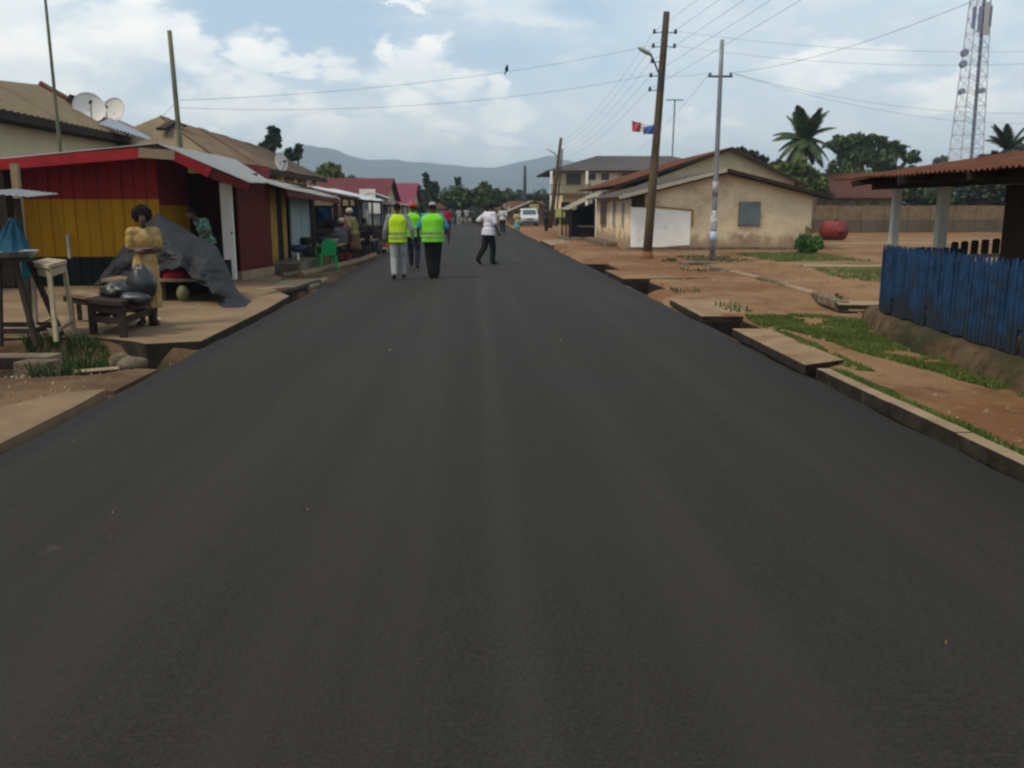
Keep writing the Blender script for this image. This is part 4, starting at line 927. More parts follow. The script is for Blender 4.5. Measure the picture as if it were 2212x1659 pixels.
# ---- yard wall on the right, red-roofed house, distant brown roof
def yard_wall():
    t = thing('yard_wall', 'long two tone block wall closing the open yard on the right', 'wall', (30, 58, 0))
    A_ = Vector((20.3, 56.5, 0)); B_ = Vector((56, 60.5, 0)); n = 22
    for k in range(n):
        p, r = A_.lerp(B_, k/n), A_.lerp(B_, (k+1)/n-.0012); hh = 1.78+random.uniform(-.02, .03)
        q = MB(); q.beam(p+Vector((0, 0, .42)), r+Vector((0, 0, .42)), .2, .95); q.build('rendered_base', mat('wall_render', (.125, .10, .065), .95, .15, 1.2), t)
        q = MB(); q.beam(p+Vector((0, 0, .9+(hh-.9)/2)), r+Vector((0, 0, .9+(hh-.9)/2)), .18, hh-.9); q.build('block_panel', mat('wall_blocks', (.20, .145, .09), .95, .2, 2.5), t)
yard_wall()
gable_house('house', 'small house with plain rust red roof beyond the yard wall', 26.5, 31.5, 66, 74, 2.6, 4.35, m_concd, mat('rust_red_plain', (.085, .034, .026), .8, .1, 1), 'x', sheets=6, over=.5)
gable_house('house', 'house with dull brown gabled roof seen under the shelter', 37.5, 43.5, 63.5, 70, 2.3, 3.7, m_wdark, mat('dull_brown_roof', (.065, .032, .030), .8, .1, 1), 'x', sheets=6, over=.5)

# red tank lying on its side
def tank():
    c = gr(1808, 521); c = Vector((c.x, c.y, 0)); t = thing('tank', 'rusty red cylindrical tank lying on the open ground', 'tank', tuple(c))
    d = Vector((.45, -.9, 0)).normalized(); r = .49; q = MB(); P = c+Vector((0, 0, r+.02))-d*.75
    q.ring([(P-d*.06, r*.6), (P-d*.03, r*.9), (P, r)]+[(P+d*(.3*k), r*(1.012 if k % 2 else 1)) for k in range(1, 4)]+[(P+d*1.0, r), (P+d*1.04, r*.93), (P+d*1.05, r*.85), (P+d*1.03, r*.82)], 28)
    q.build('body', mat('red_tank', (.17, .014, .014), .65, .15, 3, (.16, .04, .02), (.55, .7), 2, spec=.5), t, smooth=True)
    q = MB(); q.tube(P+d*.6+Vector((0, 0, r-.02)), P+d*.6+Vector((0, 0, r+.08)), .09); q.build('cap', m_maroon, t)
    for k in (.2, .85): q = MB(); q.box(P+d*k+Vector((0, 0, -r+.02)), (.5, .12, .1), math.atan2(d.y, d.x)+PI/2); q.build('chock', m_wdark, t)
tank()

# ---- shelter with rusty roof, pale posts and blue picket fence
def shelter():
    t = thing('shelter', 'open shelter with rusty sheet roof on white square posts at the right', 'shelter', (6.8, 9.8, .25))
    m_post = mat('white_post', (.50, .49, .42), .7, .08, 3, (.3, .27, .2), (.55, .75), 2)
    for X, Y, w in ((at(1931, 500, 11.9).x, 11.9, .10), (at(2032, 500, 12.0).x, 12.0, .13)):
        q = MB(); q.box((X, Y, 1.12), (w, w, 1.86)); q.build('post', m_post, t, bevel=.008)
    # roof plane: low at the road, rising to the right
    F0, F1 = Vector((4.92, 5.0, 1.98)), Vector((5.15, 12.65, 2.02)); R0, R1 = Vector((9.4, 5.0, 2.64)), Vector((9.4, 12.9, 2.64)); n = 9
    for k in range(n):
        t0, t1 = k/n, min(1, (k+1)/n+.01); dz = Vector((0, 0, .008*(k % 2)))
        q = MB(); q.sheet(F0.lerp(F1, t0)+dz, F0.lerp(F1, t1)+dz, R0.lerp(R1, t1)+dz, R0.lerp(R1, t0)+dz, 9, .014, rows=3); q.build('roof_sheet', m_rust, t)
    q = MB(); q.beam((5.35, 5.0, 1.97), (5.52, 12.2, 2.00), .07, .12); q.beam((6.2, 5, 2.06), (6.25, 12.4, 2.07), .07, .10); q.build('wall_plate', m_wdark, t)
    for yy in (6, 7.5, 9, 10.5, 11.8): q = MB(); q.beam((5.05, yy, 1.94), (9.3, yy, 2.56), .05, .08); q.build('rafter', m_wdark, t)
    q = MB(); q.beam((5.3, 11.72, 1.93), (9.3, 12.3, 2.1), .06, .14); q.build('tie_beam', m_wdark, t)
    # dark rear partition at the right edge and a rail of turned balusters
    q = MB(); q.box((at(2206, 500, 9.4).x, 9.4, 1.25), (.12, .5, 1.25)); q.build('partition', mat('dark_brown_post', (.035, .018, .012)), t)
    r0, r1 = at(2060, 556, 12.6), at(2212, 548, 11.2)
    q = MB(); q.beam(r0, r1+(r1-r0)*.4, .07, .05); q.build('rail', mat('rail_tan', (.20, .16, .10)), t)
    for k in range(9):
        p = r0.lerp(r1, k/6.5)+Vector((0, 0, .025)); q = MB(); hh = .20 if k < 7 else .22
        q.box(p+Vector((0, 0, hh/2)), (.10, .05, hh)); q.build('seat_back_slat', m_wdark, t, bevel=.02)
shelter()
def fence():
    t = thing('picket_fence', 'weathered blue picket fence leaning slightly on the stone plinth', 'fence', (5.2, 9, .28))
    path = [Vector((5.30, 11.25, 0)), Vector((5.12, 9.6, 0)), Vector((4.98, 8.2, 0)), Vector((4.9, 7.0, 0)), Vector((4.82, 5.4, 0)), Vector((4.8, 3.6, 0))]
    def pt(s):
        for a, c in zip(path, path[1:]):
            L_ = (c-a).length
            if s <= L_: return a.lerp(c, s/L_), (c-a).normalized()
            s -= L_
        return path[-1], (path[-1]-path[-2]).normalized()
    s = 0; first = True
    while s < 7.4:
        p, d = pt(s); n = Vector((-d.y, d.x, 0)); w = random.uniform(.064, .071); zb = .30+random.choice((0, 0, .02, .03, .01)); h = 1.17+random.uniform(-.010, .008)
        lean = Vector((random.uniform(-.008, .008), random.uniform(-.010, .010), 0)); e = d*w/2; q = MB()
        if random.random() < .07 and s > .4: zb += .22
        A_ = p+Vector((0, 0, zb)); T = p+lean+Vector((0, 0, h-.10)); th = n*.018; q.add([A_-e, A_+e, T+e, T+Vector((0, 0, .10)), T-e, A_-e+th, A_+e+th, T+e+th, T+Vector((0, 0, .10))+th, T-e+th],
              [(0, 1, 2, 3, 4), (9, 8, 7, 6, 5), (0, 5, 6, 1), (1, 6, 7, 2), (2, 7, 8, 3), (3, 8, 9, 4), (4, 9, 5, 0)])
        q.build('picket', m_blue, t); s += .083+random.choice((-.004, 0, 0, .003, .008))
    for z in (.50, .98):
        for a, c in zip(path, path[1:]):
            off_ = Vector((.045, 0, z)); q = MB(); q.beam(a+off_, c+off_, .035, .06); q.build('rail', mat('dark_blue_wood', (.02, .045, .10)), t)
    for s in (.05, 2.2, 4.4, 6.4): p, d = pt(s); q = MB(); q.box(p+Vector((.09, 0, .68)), (.07, .07, .9)); q.build('fence_post', mat('dark_blue_wood', (.02, .045, .10)), t)
    # end returning to the right
    for k in range(14):
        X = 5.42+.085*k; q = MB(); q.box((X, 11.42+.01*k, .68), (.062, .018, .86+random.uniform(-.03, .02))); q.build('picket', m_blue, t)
fence()

# ================================================================= poles and wires
def pole_street():
    base = gr(1397, 562); top = at(1440, 26, base.y+.5); t = thing('utility_pole', 'tall brown wooden utility pole with lamp and insulators before the bungalow', 'utility pole', tuple(base))
    q = MB(); q.ring([(base.lerp(top, k/6), lerp(.15, .10, k/6)) for k in range(7)], 12); q.build('pole', mat('pole_wood', (.095, .066, .040), .9, .3, 3, (.05, .04, .035), (.5, .65), 1.5, streak=True), t, smooth=True)
    q = MB(); q.tube(base-Vector((0, 0, .1)), base+Vector((.02, 0, .28)), .24, .16, 12); q.build('footing', m_soil, t, smooth=True)
    ins = []
    for v, both in ((68, 1), (98, 1), (130, 0), (160, 0), (190, 0)):
        f = (v-26)/536.0; p = top.lerp(base, f)
        for sx in ((-1, 1) if both else (-1,)):
            q = MB(); e = p+Vector((sx*.33, 0, .03)); q.tube(p, e-Vector((0, 0, .05)), .014, n=6); q.build('bracket', m_dkmetal, t)
            q = MB(); q.loft([(e.z-.08, e.x, e.y, .03, .03), (e.z-.05, e.x, e.y, .055, .055), (e.z, e.x, e.y, .035, .035), (e.z+.03, e.x, e.y, .055, .055), (e.z+.06, e.x, e.y, .02, .02)], 10); q.build('insulator', m_dkmetal, t, smooth=True); ins.append(e)
    a = at(1423, 158, base.y); l = at(1403, 116, base.y); l2 = at(1384, 105, base.y)
    q = MB(); q.ring([(a+Vector((.03, 0, -.45)), .03), (a, .03), (a.lerp(l, .6)+Vector((-.02, 0, .1)), .028), (l, .028)], 8); q.build('lamp_arm', m_dkmetal, t)
    q = MB(); d = (l2-l); q.ring([(l-d*.25, .05), (l+d*.1, .11), (l+d*.6, .13), (l+d*1.1, .10), (l+d*1.35, .03)], 12, flat=(1, .55)); q.build('lamp_head', mat('lamp_grey', (.40, .41, .36), .5, .05), t, smooth=True)
    return base, top, ins
wb, wt, ins = pole_street()
# white metal pole with small crossbar
pb = gr(1538, 568); pt_ = at(1560, 86, pb.y)
t = thing('metal_pole', 'slim grey metal pole with a short crossbar and torn posters low down', 'utility pole', tuple(pb))
q = MB(); q.ring([(pb.lerp(pt_, k/5), lerp(.085, .06, k/5)) for k in range(6)], 12); q.build('pole', mat('galvanised', (.21, .22, .235), .5, .15, 2, metal=.3), t, smooth=True)
q = MB(); c = at(1556, 165, pb.y); q.beam(c-Vector((.36, 0, 0)), c+Vector((.36, 0, 0)), .06, .05)
for a in (-1, 1): q.tube(c+Vector((a*.3, 0, 0)), c+Vector((a*.3, 0, .1)), .035)
q.build('crossbar', m_dkmetal, t)
m_po = mat('torn_poster', (.40, .39, .40), .9, .3, 9, (.22, .20, .22), (.45, .6), 6)
for v0, v1, r, m in ((455, 540, .098, m_po), (500, 524, .102, mat('pale_blue_poster', (.38, .46, .58), .8, .2, 6)), (392, 425, .088, m_po)):
    q = MB(); q.tube(at(lerp(1538, 1560, (568-v1)/482.), v1, pb.y), at(lerp(1538, 1560, (568-v0)/482.), v0, pb.y), r, n=14); q.build('poster', m, t, smooth=True)
# leaning poles further along
def simple_pole(label, base, top, r0, r1, m, name='utility_pole', cat='utility pole', extra=None):
    t = thing(name, label, cat, tuple(base)); q = MB(); q.ring([(base.lerp(top, k/4), lerp(r0, r1, k/4)) for k in range(5)], 10); q.build('pole', m, t, smooth=True)
    if extra: extra(t)
    return t
m_pw = MATS['pole_wood']
b2 = gr(1188, 494); t2 = at(1212, 298, b2.y)
def ex(t):
    a = at(1206, 342, b2.y); q = MB(); q.ring([(a, .05), (a+Vector((-.35, 0, .45)), .05)], 6); q.build('lamp_arm', m_dkmetal, t); q = MB(); q.tube(a+Vector((-.3, 0, .4)), a+Vector((-.95, 0, .75)), .12, .05, flat=(1, .6)); q.build('lamp_head', MATS['lamp_grey'], t)
simple_pole('leaning wooden pole with street lamp before the two storey building', b2, t2, .19, .12, m_pw, extra=ex)
b3 = gr(1200, 490); simple_pole('thinner pole just right of the leaning lamp pole', b3, at(1215, 322, b3.y), .09, .07, m_pw)
b4 = gr(1133, 484); simple_pole('distant upright pole above the grey gabled shed', b4, at(1134, 358, b4.y), .20, .15, m_dkmetal)
# left bamboo poles rising behind the kiosk
m_bam = mat('bamboo', (.13, .135, .085), .8, .2, 4)
p1a, p1b = at(126, 322, 22.6), at(92, -60, 22.6); simple_pole('tall thin pole rising out of frame behind the kiosk', Vector((p1a.x+.05, 22.6, 0)), p1b, .055, .03, m_bam, 'mast_pole', 'pole')
p2a, p2b = at(386, 310, 22.8), at(366, 66, 22.8); simple_pole('crooked greenish pole behind the zinc roof of the kiosk', Vector((p2a.x+.1, 22.8, 0)), p2b, .08, .055, m_bam, 'mast_pole', 'pole')
# wires: each a sagging line
WIRES = 'overhead wires'
def wire(label, a, c, sag, r=.008, n=16):
    sag *= .5; r *= .5
    q = MB(); pts = []
    for k in range(n+1):
        t = k/n; p = Vector(a).lerp(Vector(c), t); p.z -= sag*4*t*(1-t); pts.append((p, r))
    q.ring(pts, 5); tag(q.build('power_wire', m_wire, loc=a), label, 'wire', WIRES)
wire('upper wire from the wooden pole to the crooked pole on the left', ins[2], at(384, 217, 22.8), .55, .009)
wire('lower wire from the wooden pole to the crooked pole on the left', ins[5], at(386, 233, 22.8), .75, .009)
for k, (i0, lb) in enumerate(((0, 'topmost'), (2, 'second'), (4, 'third'), (5, 'fourth'), (6, 'lowest'))):
    wire(lb+' wire running from the wooden pole to the leaning pole in the distance', ins[i0], t2+Vector((.15, 0, -.2-.32*k)), 1.0, .010)
    wire(lb+' wire running from the wooden pole overhead out of the frame', ins[i0], Vector((10.5+.0*k, -6, 9.6-.33*k)), .5, .009)
wire('upper wire from the pole insulators toward the phone mast side', ins[1], at(2330, 108, 24), .5, .008)
wire('lower wire from the pole insulators toward the phone mast side', ins[3], at(2330, 132, 24), .6, .008)
wire('wire from the wooden pole to the crossbar of the metal pole', ins[5], c-Vector((.3, 0, -.1)), .15, .008)
wire('wire rising from the metal pole crossbar to the upper right', c+Vector((.3, 0, .1)), at(2140, -14, 16), .45, .010)
wire('upper slack wire from the metal pole crossbar to the right', c+Vector((.3, 0, .1)), at(2330, 240, 30), .9, .008)
wire('lower slack wire from the metal pole crossbar to the right', c+Vector((.3, 0, .1)), at(2330, 262, 34), 1.1, .008)
wire('wire falling from the metal pole crossbar to the two storey roof', c-Vector((.3, 0, -.1)), at(1345, 337, 84), 1.2, .010)
wire('left service wire from the crooked pole down to the cream roof', at(384, 217, 22.8), at(300, 282, 33), .2, .008)
_a, _c = Vector(ins[2]), at(384, 217, 22.8); _k = at(1094, 128, 1.0).x
_t = min((i/400 for i in range(401)), key=lambda f: abs((_a.lerp(_c, f)).x/(_a.lerp(_c, f)).y-_k)); t = _a.lerp(_c, _t); t.z += .07-.55*.5*4*_t*(1-_t)
q = MB(); q.ell(t, (.05, .06, .08), 10, 8); q.ell(t+Vector((.02, 0, .09)), (.03, .03, .03), 8, 6); q.tube(t+Vector((-.02, 0, -.05)), t+Vector((-.06, 0, -.16)), .02, .012, 6); tag(q.build('bird', m_black, loc=t), 'small dark bird perched on the upper wire', 'bird')
# bunting flags beside the pole
def flag(u0, u1, v0, v1, Y, m, label, sk):
    q = MB(); n = 6; V = []
    for j in range(4):
        for i in range(n+1):
            a = i/n; p = at(lerp(u0, u1, a), lerp(v0, v1, j/3)+sk*(a-.5)*(1-.3*j), Y); V.append(p+Vector((0, .05*math.sin(a*5+j), 0)))
    V2 = [p+Vector((0, .008, 0)) for p in V]; w = n+1; m_ = len(V)
    F = [(j*w+i, j*w+i+1, (j+1)*w+i+1, (j+1)*w+i) for j in range(3) for i in range(n)]
    q.add(V+V2, F+[tuple(m_+k for k in f[::-1]) for f in F]); tag(q.build('flag', m, loc=V[0]), label, 'flag', 'party flags on the wooden pole')
flag(1366, 1384, 263, 285, wb.y-.1, mat('red_flag', (.42, .07, .10), .8, .25, 6), 'small faded red flag strung beside the pole', 5)
flag(1382, 1393, 268, 284, wb.y-.1, mat('white_flag', (.55, .52, .50), .8), 'small white flag between the red and the blue one', 10)
flag(1390, 1413, 272, 290, wb.y-.1, mat('blue_flag', (.06, .13, .36), .8, .2, 6), 'blue flag nearest the wooden pole', -6)
q = MB(); q.tube(at(1364, 262, wb.y-.1), at(1420, 276, wb.y), .008, n=5); tag(q.build('thin_cord', m_wire, loc=at(1364, 262, wb.y)), 'thin cord holding the small flags by the pole', 'cord')

# phone mast (lattice tower)
def tower():
    Y = 150.0; bx = at(2088, 450, Y).x; t = thing('phone_mast', 'tall grey lattice phone mast with dishes and panel antennas', 'tower', (bx, Y, 0)); m = mat('mast_steel', (.42, .40, .42), .6, .1, 2)
    H = 46.0; tx = at(2127, -80, Y).x
    cx = lambda z: lerp(bx-1.0, at(2118, 0, Y).x, z/37.2)
    wd = lambda z: lerp(4.4, 2.1, min(1, z/38))
    cor = lambda z: [Vector((cx(z)+a*wd(z)/2, Y+b_*wd(z)/2, z)) for a, b_ in ((-1, -1), (1, -1), (1, 1), (-1, 1))]
    for k in range(4):
        q = MB(); q.ring([(cor(z)[k], .10) for z in (0, 12, 24, 37, H)], 6); q.build('leg', m, t)
    zs = list(np.arange(0, H, 2.3)); qa = MB(); qb = MB()
    for i, z in enumerate(zs[:-1]):
        c0, c1 = cor(z), cor(zs[i+1])
        for k in range(4):
            qa.beam(c1[k], c1[(k+1) % 4], .07, .07); qb.beam(c0[k], c1[(k+1) % 4], .05, .05); qb.beam(c0[(k+1) % 4], c1[k], .05, .05)
    qa.build('crossbeams', m, t); qb.build('bracing', m, t)
    q = MB(); q.beam((cx(0)+.9, Y-.4, 0), (cx(H)+.25, Y-.4, H), .5, .35); q.build('cable_ladder', mat('cable_grey', (.16, .17, .22), .7), t)
    for u, v, w, h in ((2104, 38, .55, 3.4), (2117, 42, .6, 4.0), (2132, 40, .9, 5.0), (2139, 35, .5, 3.2)):
        c = at(u, v, Y-1.4); q = MB(); q.box(c, (w, .3, h)); q.build('panel_antenna', mat('antenna_blue', (.20, .22, .32), .6) if w < .8 else m, t, bevel=.04)
    for u, v, r in ((2082, 115, .6), (2079, 139, .6), (2076, 198, .5), (2119, 196, .45)):
        c = at(u, v, Y-1.5); q = MB(); q.tube(c, c+Vector((-.15, -.75, 0)), r, r*.95, 16); q.tube(c, c+Vector((.2, .8, 0)), .1); q.build('drum_dish', mat('antenna_blue', (.20, .22, .32), .6), t)
tower()

# ================================================================= vegetation
m_leaf = leaf_mat('leaf_dark', (.020, .038, .013), (.045, .075, .022), (.085, .12, .035))
m_leaf2 = leaf_mat('leaf_light', (.038, .060, .012), (.080, .115, .022), (.12, .155, .035))
m_leaf3 = leaf_mat('leaf_blue_dark', (.016, .030, .020), (.032, .054, .032), (.06, .09, .048))
m_trunk = mat('bark', (.11, .08, .055), .9, .3, 5)
def crown(lobes, n, ls, seed=1, fill=.55, droop=0):
    """leaf-sized faces gathered into clumps through the lobes: lobes = (x, y, z, rx, ry, rz)"""
    rng = np.random.default_rng(seed); V = []; tot = sum(l[3]*l[5] for l in lobes)
    P = []
    for l in lobes:
        k = max(3, int(n*l[3]*l[5]/tot/26)); d = rng.normal(size=(k, 3)); d /= np.linalg.norm(d, axis=1)[:, None]
        rr = fill+(1-fill)*rng.random(k)[:, None]**.6*1.08; c = np.array(l[:3])+d*rr*np.array(l[3:])
        cs = min(l[3], l[5])*rng.uniform(.13, .26, size=(k, 1, 1))
        pts = c[:, None, :]+rng.normal(size=(k, 26, 3))*cs*np.array([1, 1, .62]); P.append(pts.reshape(-1, 3))
    P = np.concatenate(P); m = len(P)
    u = rng.normal(size=(m, 3)); u /= np.linalg.norm(u, axis=1)[:, None]; w = rng.normal(size=(m, 3)); w -= (w*u).sum(1)[:, None]*u; w /= np.linalg.norm(w, axis=1)[:, None]
    s = ls*rng.uniform(.6, 1.4, size=(m, 1)); a = P-u*s; b_ = P+w*s*.45; c = P+u*s; d = P-w*s*.45
    V = np.stack([a, b_, c, d], 1).reshape(-1, 3); F = np.arange(m*4).reshape(-1, 4); return V, F
def tree(label, base, lobes, n=9000, ls=.22, m=None, r=.2, name='tree', seed=1, group=None, limbs=5, cat='tree', fill=.55):
    base = Vector(base); t = thing(name, label, cat, tuple(base), group)
    V, F = crown(lobes, n, ls, seed, fill); me = bpy.data.meshes.new('crown'); me.from_pydata((V-np.array(base)).tolist(), [], F.tolist()); me.materials.append(m or m_leaf)
    o = bpy.data.objects.new('crown', me); COL.objects.link(o); o.parent = t
    zc = min(l[2]-l[5]*.3 for l in lobes); cx = sum(l[0] for l in lobes)/len(lobes); cy = sum(l[1] for l in lobes)/len(lobes)
    fork = Vector((lerp(base.x, cx, .5), lerp(base.y, cy, .5), lerp(base.z, zc, .75)))
    q = MB(); q.ring([(base-Vector((0, 0, .3)), r*1.3), (base+(fork-base)*.3, r), (fork, r*.8)], 9)
    rr = random.Random(seed)
    for l in lobes[:limbs+3]:
        c = Vector(l[:3]); mid = fork.lerp(c, .5)+Vector((rr.uniform(-.3, .3), rr.uniform(-.3, .3), -.2)); q.ring([(fork, r*.6), (mid, r*.4), (c, r*.14)], 6)
        for _ in range(3): e = c+Vector((rr.uniform(-1, 1)*l[3], rr.uniform(-1, 1)*l[4], rr.uniform(-.3, .9)*l[5]))*.85; q.ring([(mid, r*.22), (c.lerp(e, .5), r*.13), (e, r*.05)], 5)
    q.build('trunk', m_trunk, t, smooth=True); return t
def lob(Y, *L):   # lobes measured on the photograph, set at their real distance: (u, v, ru, rv)
    out = []
    for u, v, ru, rv in L: p = at(u, v, Y+random.uniform(-.5, .5)); k = Y/FPX; out.append((p.x, p.y, p.z, ru*k, ru*k*.9, rv*k))
    return out
def tb(u, Y): return Vector((at(u, 450, Y).x, Y, 0))
tree('dark narrow tree with tiered crown above the brown roof', tb(590, 62), lob(62, (591, 282, 9, 9), (590, 296, 13, 8), (589, 309, 17, 9), (584, 322, 14, 7)), 3600, .16, m_leaf3, .14, seed=3, fill=.2)
tree('small dark tree crown just left of the tiered tree', tb(567, 63), lob(63, (566, 316, 9, 5), (574, 322, 8, 5)), 900, .15, m_leaf3, .1, seed=4)
tree('pair of dark columnar crowns right of the tiered tree', tb(630, 64), lob(64, (624, 332, 8, 9), (631, 340, 8, 7), (645, 324, 7, 12), (643, 336, 7, 8)), 2400, .15, m_leaf3, .12, seed=5, fill=.2)
tree('round green tree beyond the end of the brown roof', tb(715, 64), lob(64, (710, 372, 22, 17), (722, 388, 22, 18), (700, 385, 16, 14), (738, 400, 18, 12), (712, 404, 28, 14)), 6500, .17, m_leaf2, .18, seed=6)
tree('thin dry brownish tree above the maroon roof', tb(768, 110), lob(110, (768, 390, 20, 9), (785, 397, 14, 7), (750, 396, 12, 7)), 2200, .22, leaf_mat('dry_leaves', (.10, .085, .07), (.15, .13, .11), (.2, .18, .15)), .15, seed=7)
tree('small dark tree peeking over the pink roof', tb(880, 105), lob(105, (878, 410, 11, 8), (886, 415, 9, 7)), 1500, .25, m_leaf3, .12, seed=8)
tree('dark bushy tree behind the pink roof end', tb(905, 108), lob(108, (903, 412, 9, 10), (912, 422, 12, 12), (898, 424, 10, 10), (925, 425, 14, 14)), 3200, .25, m_leaf3, .15, seed=9)
tree('tall dark tree leaning left at the end of the road', tb(932, 100), lob(100, (920, 384, 6, 10), (925, 394, 7, 9), (930, 404, 10, 12), (935, 418, 12, 16), (942, 402, 5, 10), (930, 436, 14, 12)), 4500, .22, m_leaf3, .2, seed=10, fill=.2)
tree('dark spreading tree at the middle of the road end', tb(985, 100), lob(100, (975, 425, 14, 12), (990, 418, 14, 12), (1005, 425, 14, 14), (965, 432, 12, 10), (990, 436, 24, 14)), 6000, .26, m_leaf, .25, seed=11)
tree('green tree right of the road end behind the man in white', tb(1050, 101), lob(101, (1045, 410, 16, 12), (1060, 420, 20, 12), (1035, 425, 16, 13), (1078, 428, 16, 11), (1055, 437, 30, 12)), 6500, .28, m_leaf, .25, seed=12)
tree('low dark tree left of the distant upright pole', tb(1100, 130), lob(130, (1095, 425, 16, 10), (1112, 430, 14, 9), (1085, 434, 18, 10)), 2600, .3, m_leaf3, .2, seed=13)
tree('low tree right of the distant upright pole', tb(1160, 140), lob(140, (1150, 428, 16, 8), (1172, 430, 16, 8), (1140, 434, 12, 8)), 2600, .3, m_leaf3, .2, seed=14)
tree('light green tree behind the rust red roof', tb(1700, 66), lob(66, (1680, 365, 22, 16), (1700, 372, 30, 20), (1735, 385, 30, 22), (1665, 380, 18, 18), (1760, 400, 24, 22), (1700, 408, 44, 22), (1725, 360, 20, 14)), 11000, .2, m_leaf2, .25, seed=15)
tree('tree tips showing just over the rusty gable', tb(1605, 64), lob(64, (1597, 326, 12, 5), (1622, 334, 14, 6), (1645, 345, 12, 8)), 1500, .2, m_leaf3, .15, seed=16)
tree('broad dark tree with gaps of sky behind the palm', tb(1885, 92), lob(92, (1810, 312, 24, 16), (1845, 306, 26, 15), (1885, 308, 28, 14), (1930, 322, 26, 15), (1965, 340, 20, 14), (1850, 335, 34, 20), (1905, 345, 34, 18), (1820, 365, 30, 20), (1865, 382, 34, 16), (1970, 372, 14, 16), (1925, 372, 26, 14), (1890, 405, 44, 22)), 17000, .25, m_leaf, .4, seed=17, fill=.45)
tree('lighter green tree beneath the broad dark one', tb(1860, 74), lob(74, (1845, 380, 20, 12), (1880, 385, 22, 14), (1865, 405, 26, 18), (1835, 412, 20, 18), (1895, 418, 22, 18)), 7000, .2, m_leaf2, .25, seed=18)
tree('dark leafy tree over the yard wall behind the posts', tb(1990, 68), lob(68, (1940, 412, 26, 18), (1975, 420, 28, 18), (2015, 428, 28, 16), (1925, 430, 26, 14), (2050, 420, 22, 18)), 8000, .2, m_leaf, .25, seed=19)
tree('faint distant tree left of the phone mast', tb(2035, 170), lob(170, (2033, 350, 14, 12), (2030, 362, 18, 12), (2045, 362, 10, 10)), 2000, .35, leaf_mat('pale_leaves', (.06, .07, .05), (.09, .10, .07), (.13, .14, .1)), .3, seed=20, fill=.2)
tree('dark tree massed behind the shelter roof', tb(2165, 60), lob(60, (2130, 342, 26, 8), (2165, 336, 26, 10), (2200, 328, 26, 14), (2235, 330, 28, 20), (2160, 405, 50, 30), (2210, 380, 40, 30)), 9000, .2, m_leaf3, .3, seed=21)
tree('dark thicket tree above the wall at the far right', tb(2110, 66), lob(66, (2090, 395, 26, 12), (2130, 400, 30, 12), (2215, 420, 40, 18), (2080, 425, 22, 16)), 6000, .2, m_leaf3, .25, seed=22)
# far wood line reads as one mass
def woods():
    rng = random.Random(5); L_ = []
    for k in range(150):
        u = rng.uniform(840, 1260); Y = rng.uniform(150, 260); h = rng.uniform(2, 5.5); p = at(u, 450, Y); L_.append((p.x, Y, h*.5, rng.uniform(3, 6), 3, h*.6))
    for k in range(60):
        u = rng.uniform(1650, 2300); Y = rng.uniform(110, 160); p = at(u, 450, Y); L_.append((p.x, Y, 2.5, rng.uniform(3, 5), 3, 3.2))
    V, F = crown(L_, 24000, .5, 33, .3); me = bpy.data.meshes.new('woodland'); me.from_pydata(V.tolist(), [], F.tolist()); me.materials.append(m_leaf3)
    o = bpy.data.objects.new('woodland', me); COL.objects.link(o); tag(o, 'far off band of low trees across the valley', 'woodland', kind='stuff')
woods()
def palm(label, base, top, R, n=20, m=None, seed=1, trunk_r=.16):
    base, top = Vector(base), Vector(top); t = thing('palm_tree', label, 'palm tree', tuple(base)); rr = random.Random(seed)
    q = MB(); q.ring([(base, trunk_r*1.4), (base.lerp(top, .3)+Vector((.1, 0, 0)), trunk_r), (base.lerp(top, .7)+Vector((.1, 0, 0)), trunk_r*.9), (top, trunk_r*.8)], 10); q.build('trunk', m_trunk, t, smooth=True)
    for k in range(n):
        az = 2*PI*k/n+rr.uniform(-.2, .2); el = rr.choice((1.25, .9, .55, .25, -.05, -.35))+rr.uniform(-.12, .12); L_ = R*rr.uniform(.85, 1.1)
        d = Vector((math.cos(az)*math.cos(el), math.sin(az)*math.cos(el), math.sin(el))); pts = []; p = top.copy(); N = 11
        for i in range(N): pts.append(p.copy()); p = p+d*(L_/N); d = (d+Vector((0, 0, -.10-.05*(1-abs(el))))).normalized()
        q = MB(); q.ring([(pts[i], .045*(1-i/N)+.008) for i in range(N)], 5)
        side = d.cross(Vector((0, 0, 1)))
        side = side.normalized() if side.length > .05 else Vector((1, 0, 0))
        for i in range(1, N):
            for f in (0, .2, .4, .6, .8):
                b0 = pts[i-1].lerp(pts[i], f); td = (pts[i]-pts[i-1]).normalized(); ll = L_*.24*math.sin(PI*min(1, (i+f)/N*.9+.1))+.1
                for sg in (-1, 1):
                    e = b0+(side*sg*.8+td*.55+Vector((0, 0, -.45))).normalized()*ll*1.05*rr.uniform(.7, 1.15); w = td*.05*R/2.5; q.add([b0-w, b0+w, e], [(0, 1, 2)])
        q.build('frond', m or m_leaf3, t)
palm('coconut palm standing above the light green tree', tb(1742, 70), at(1738, 302, 70), 3.1, 38, m_leaf, 2)
palm('palm crown rising behind the shelter roof at the right', tb(2185, 52), at(2178, 322, 52), 1.8, 16, m_leaf3, 5, .12)
palm('small distant palm over the road end', tb(989, 120), at(989, 402, 120), 1.5, 16, m_leaf3, 6, .14)
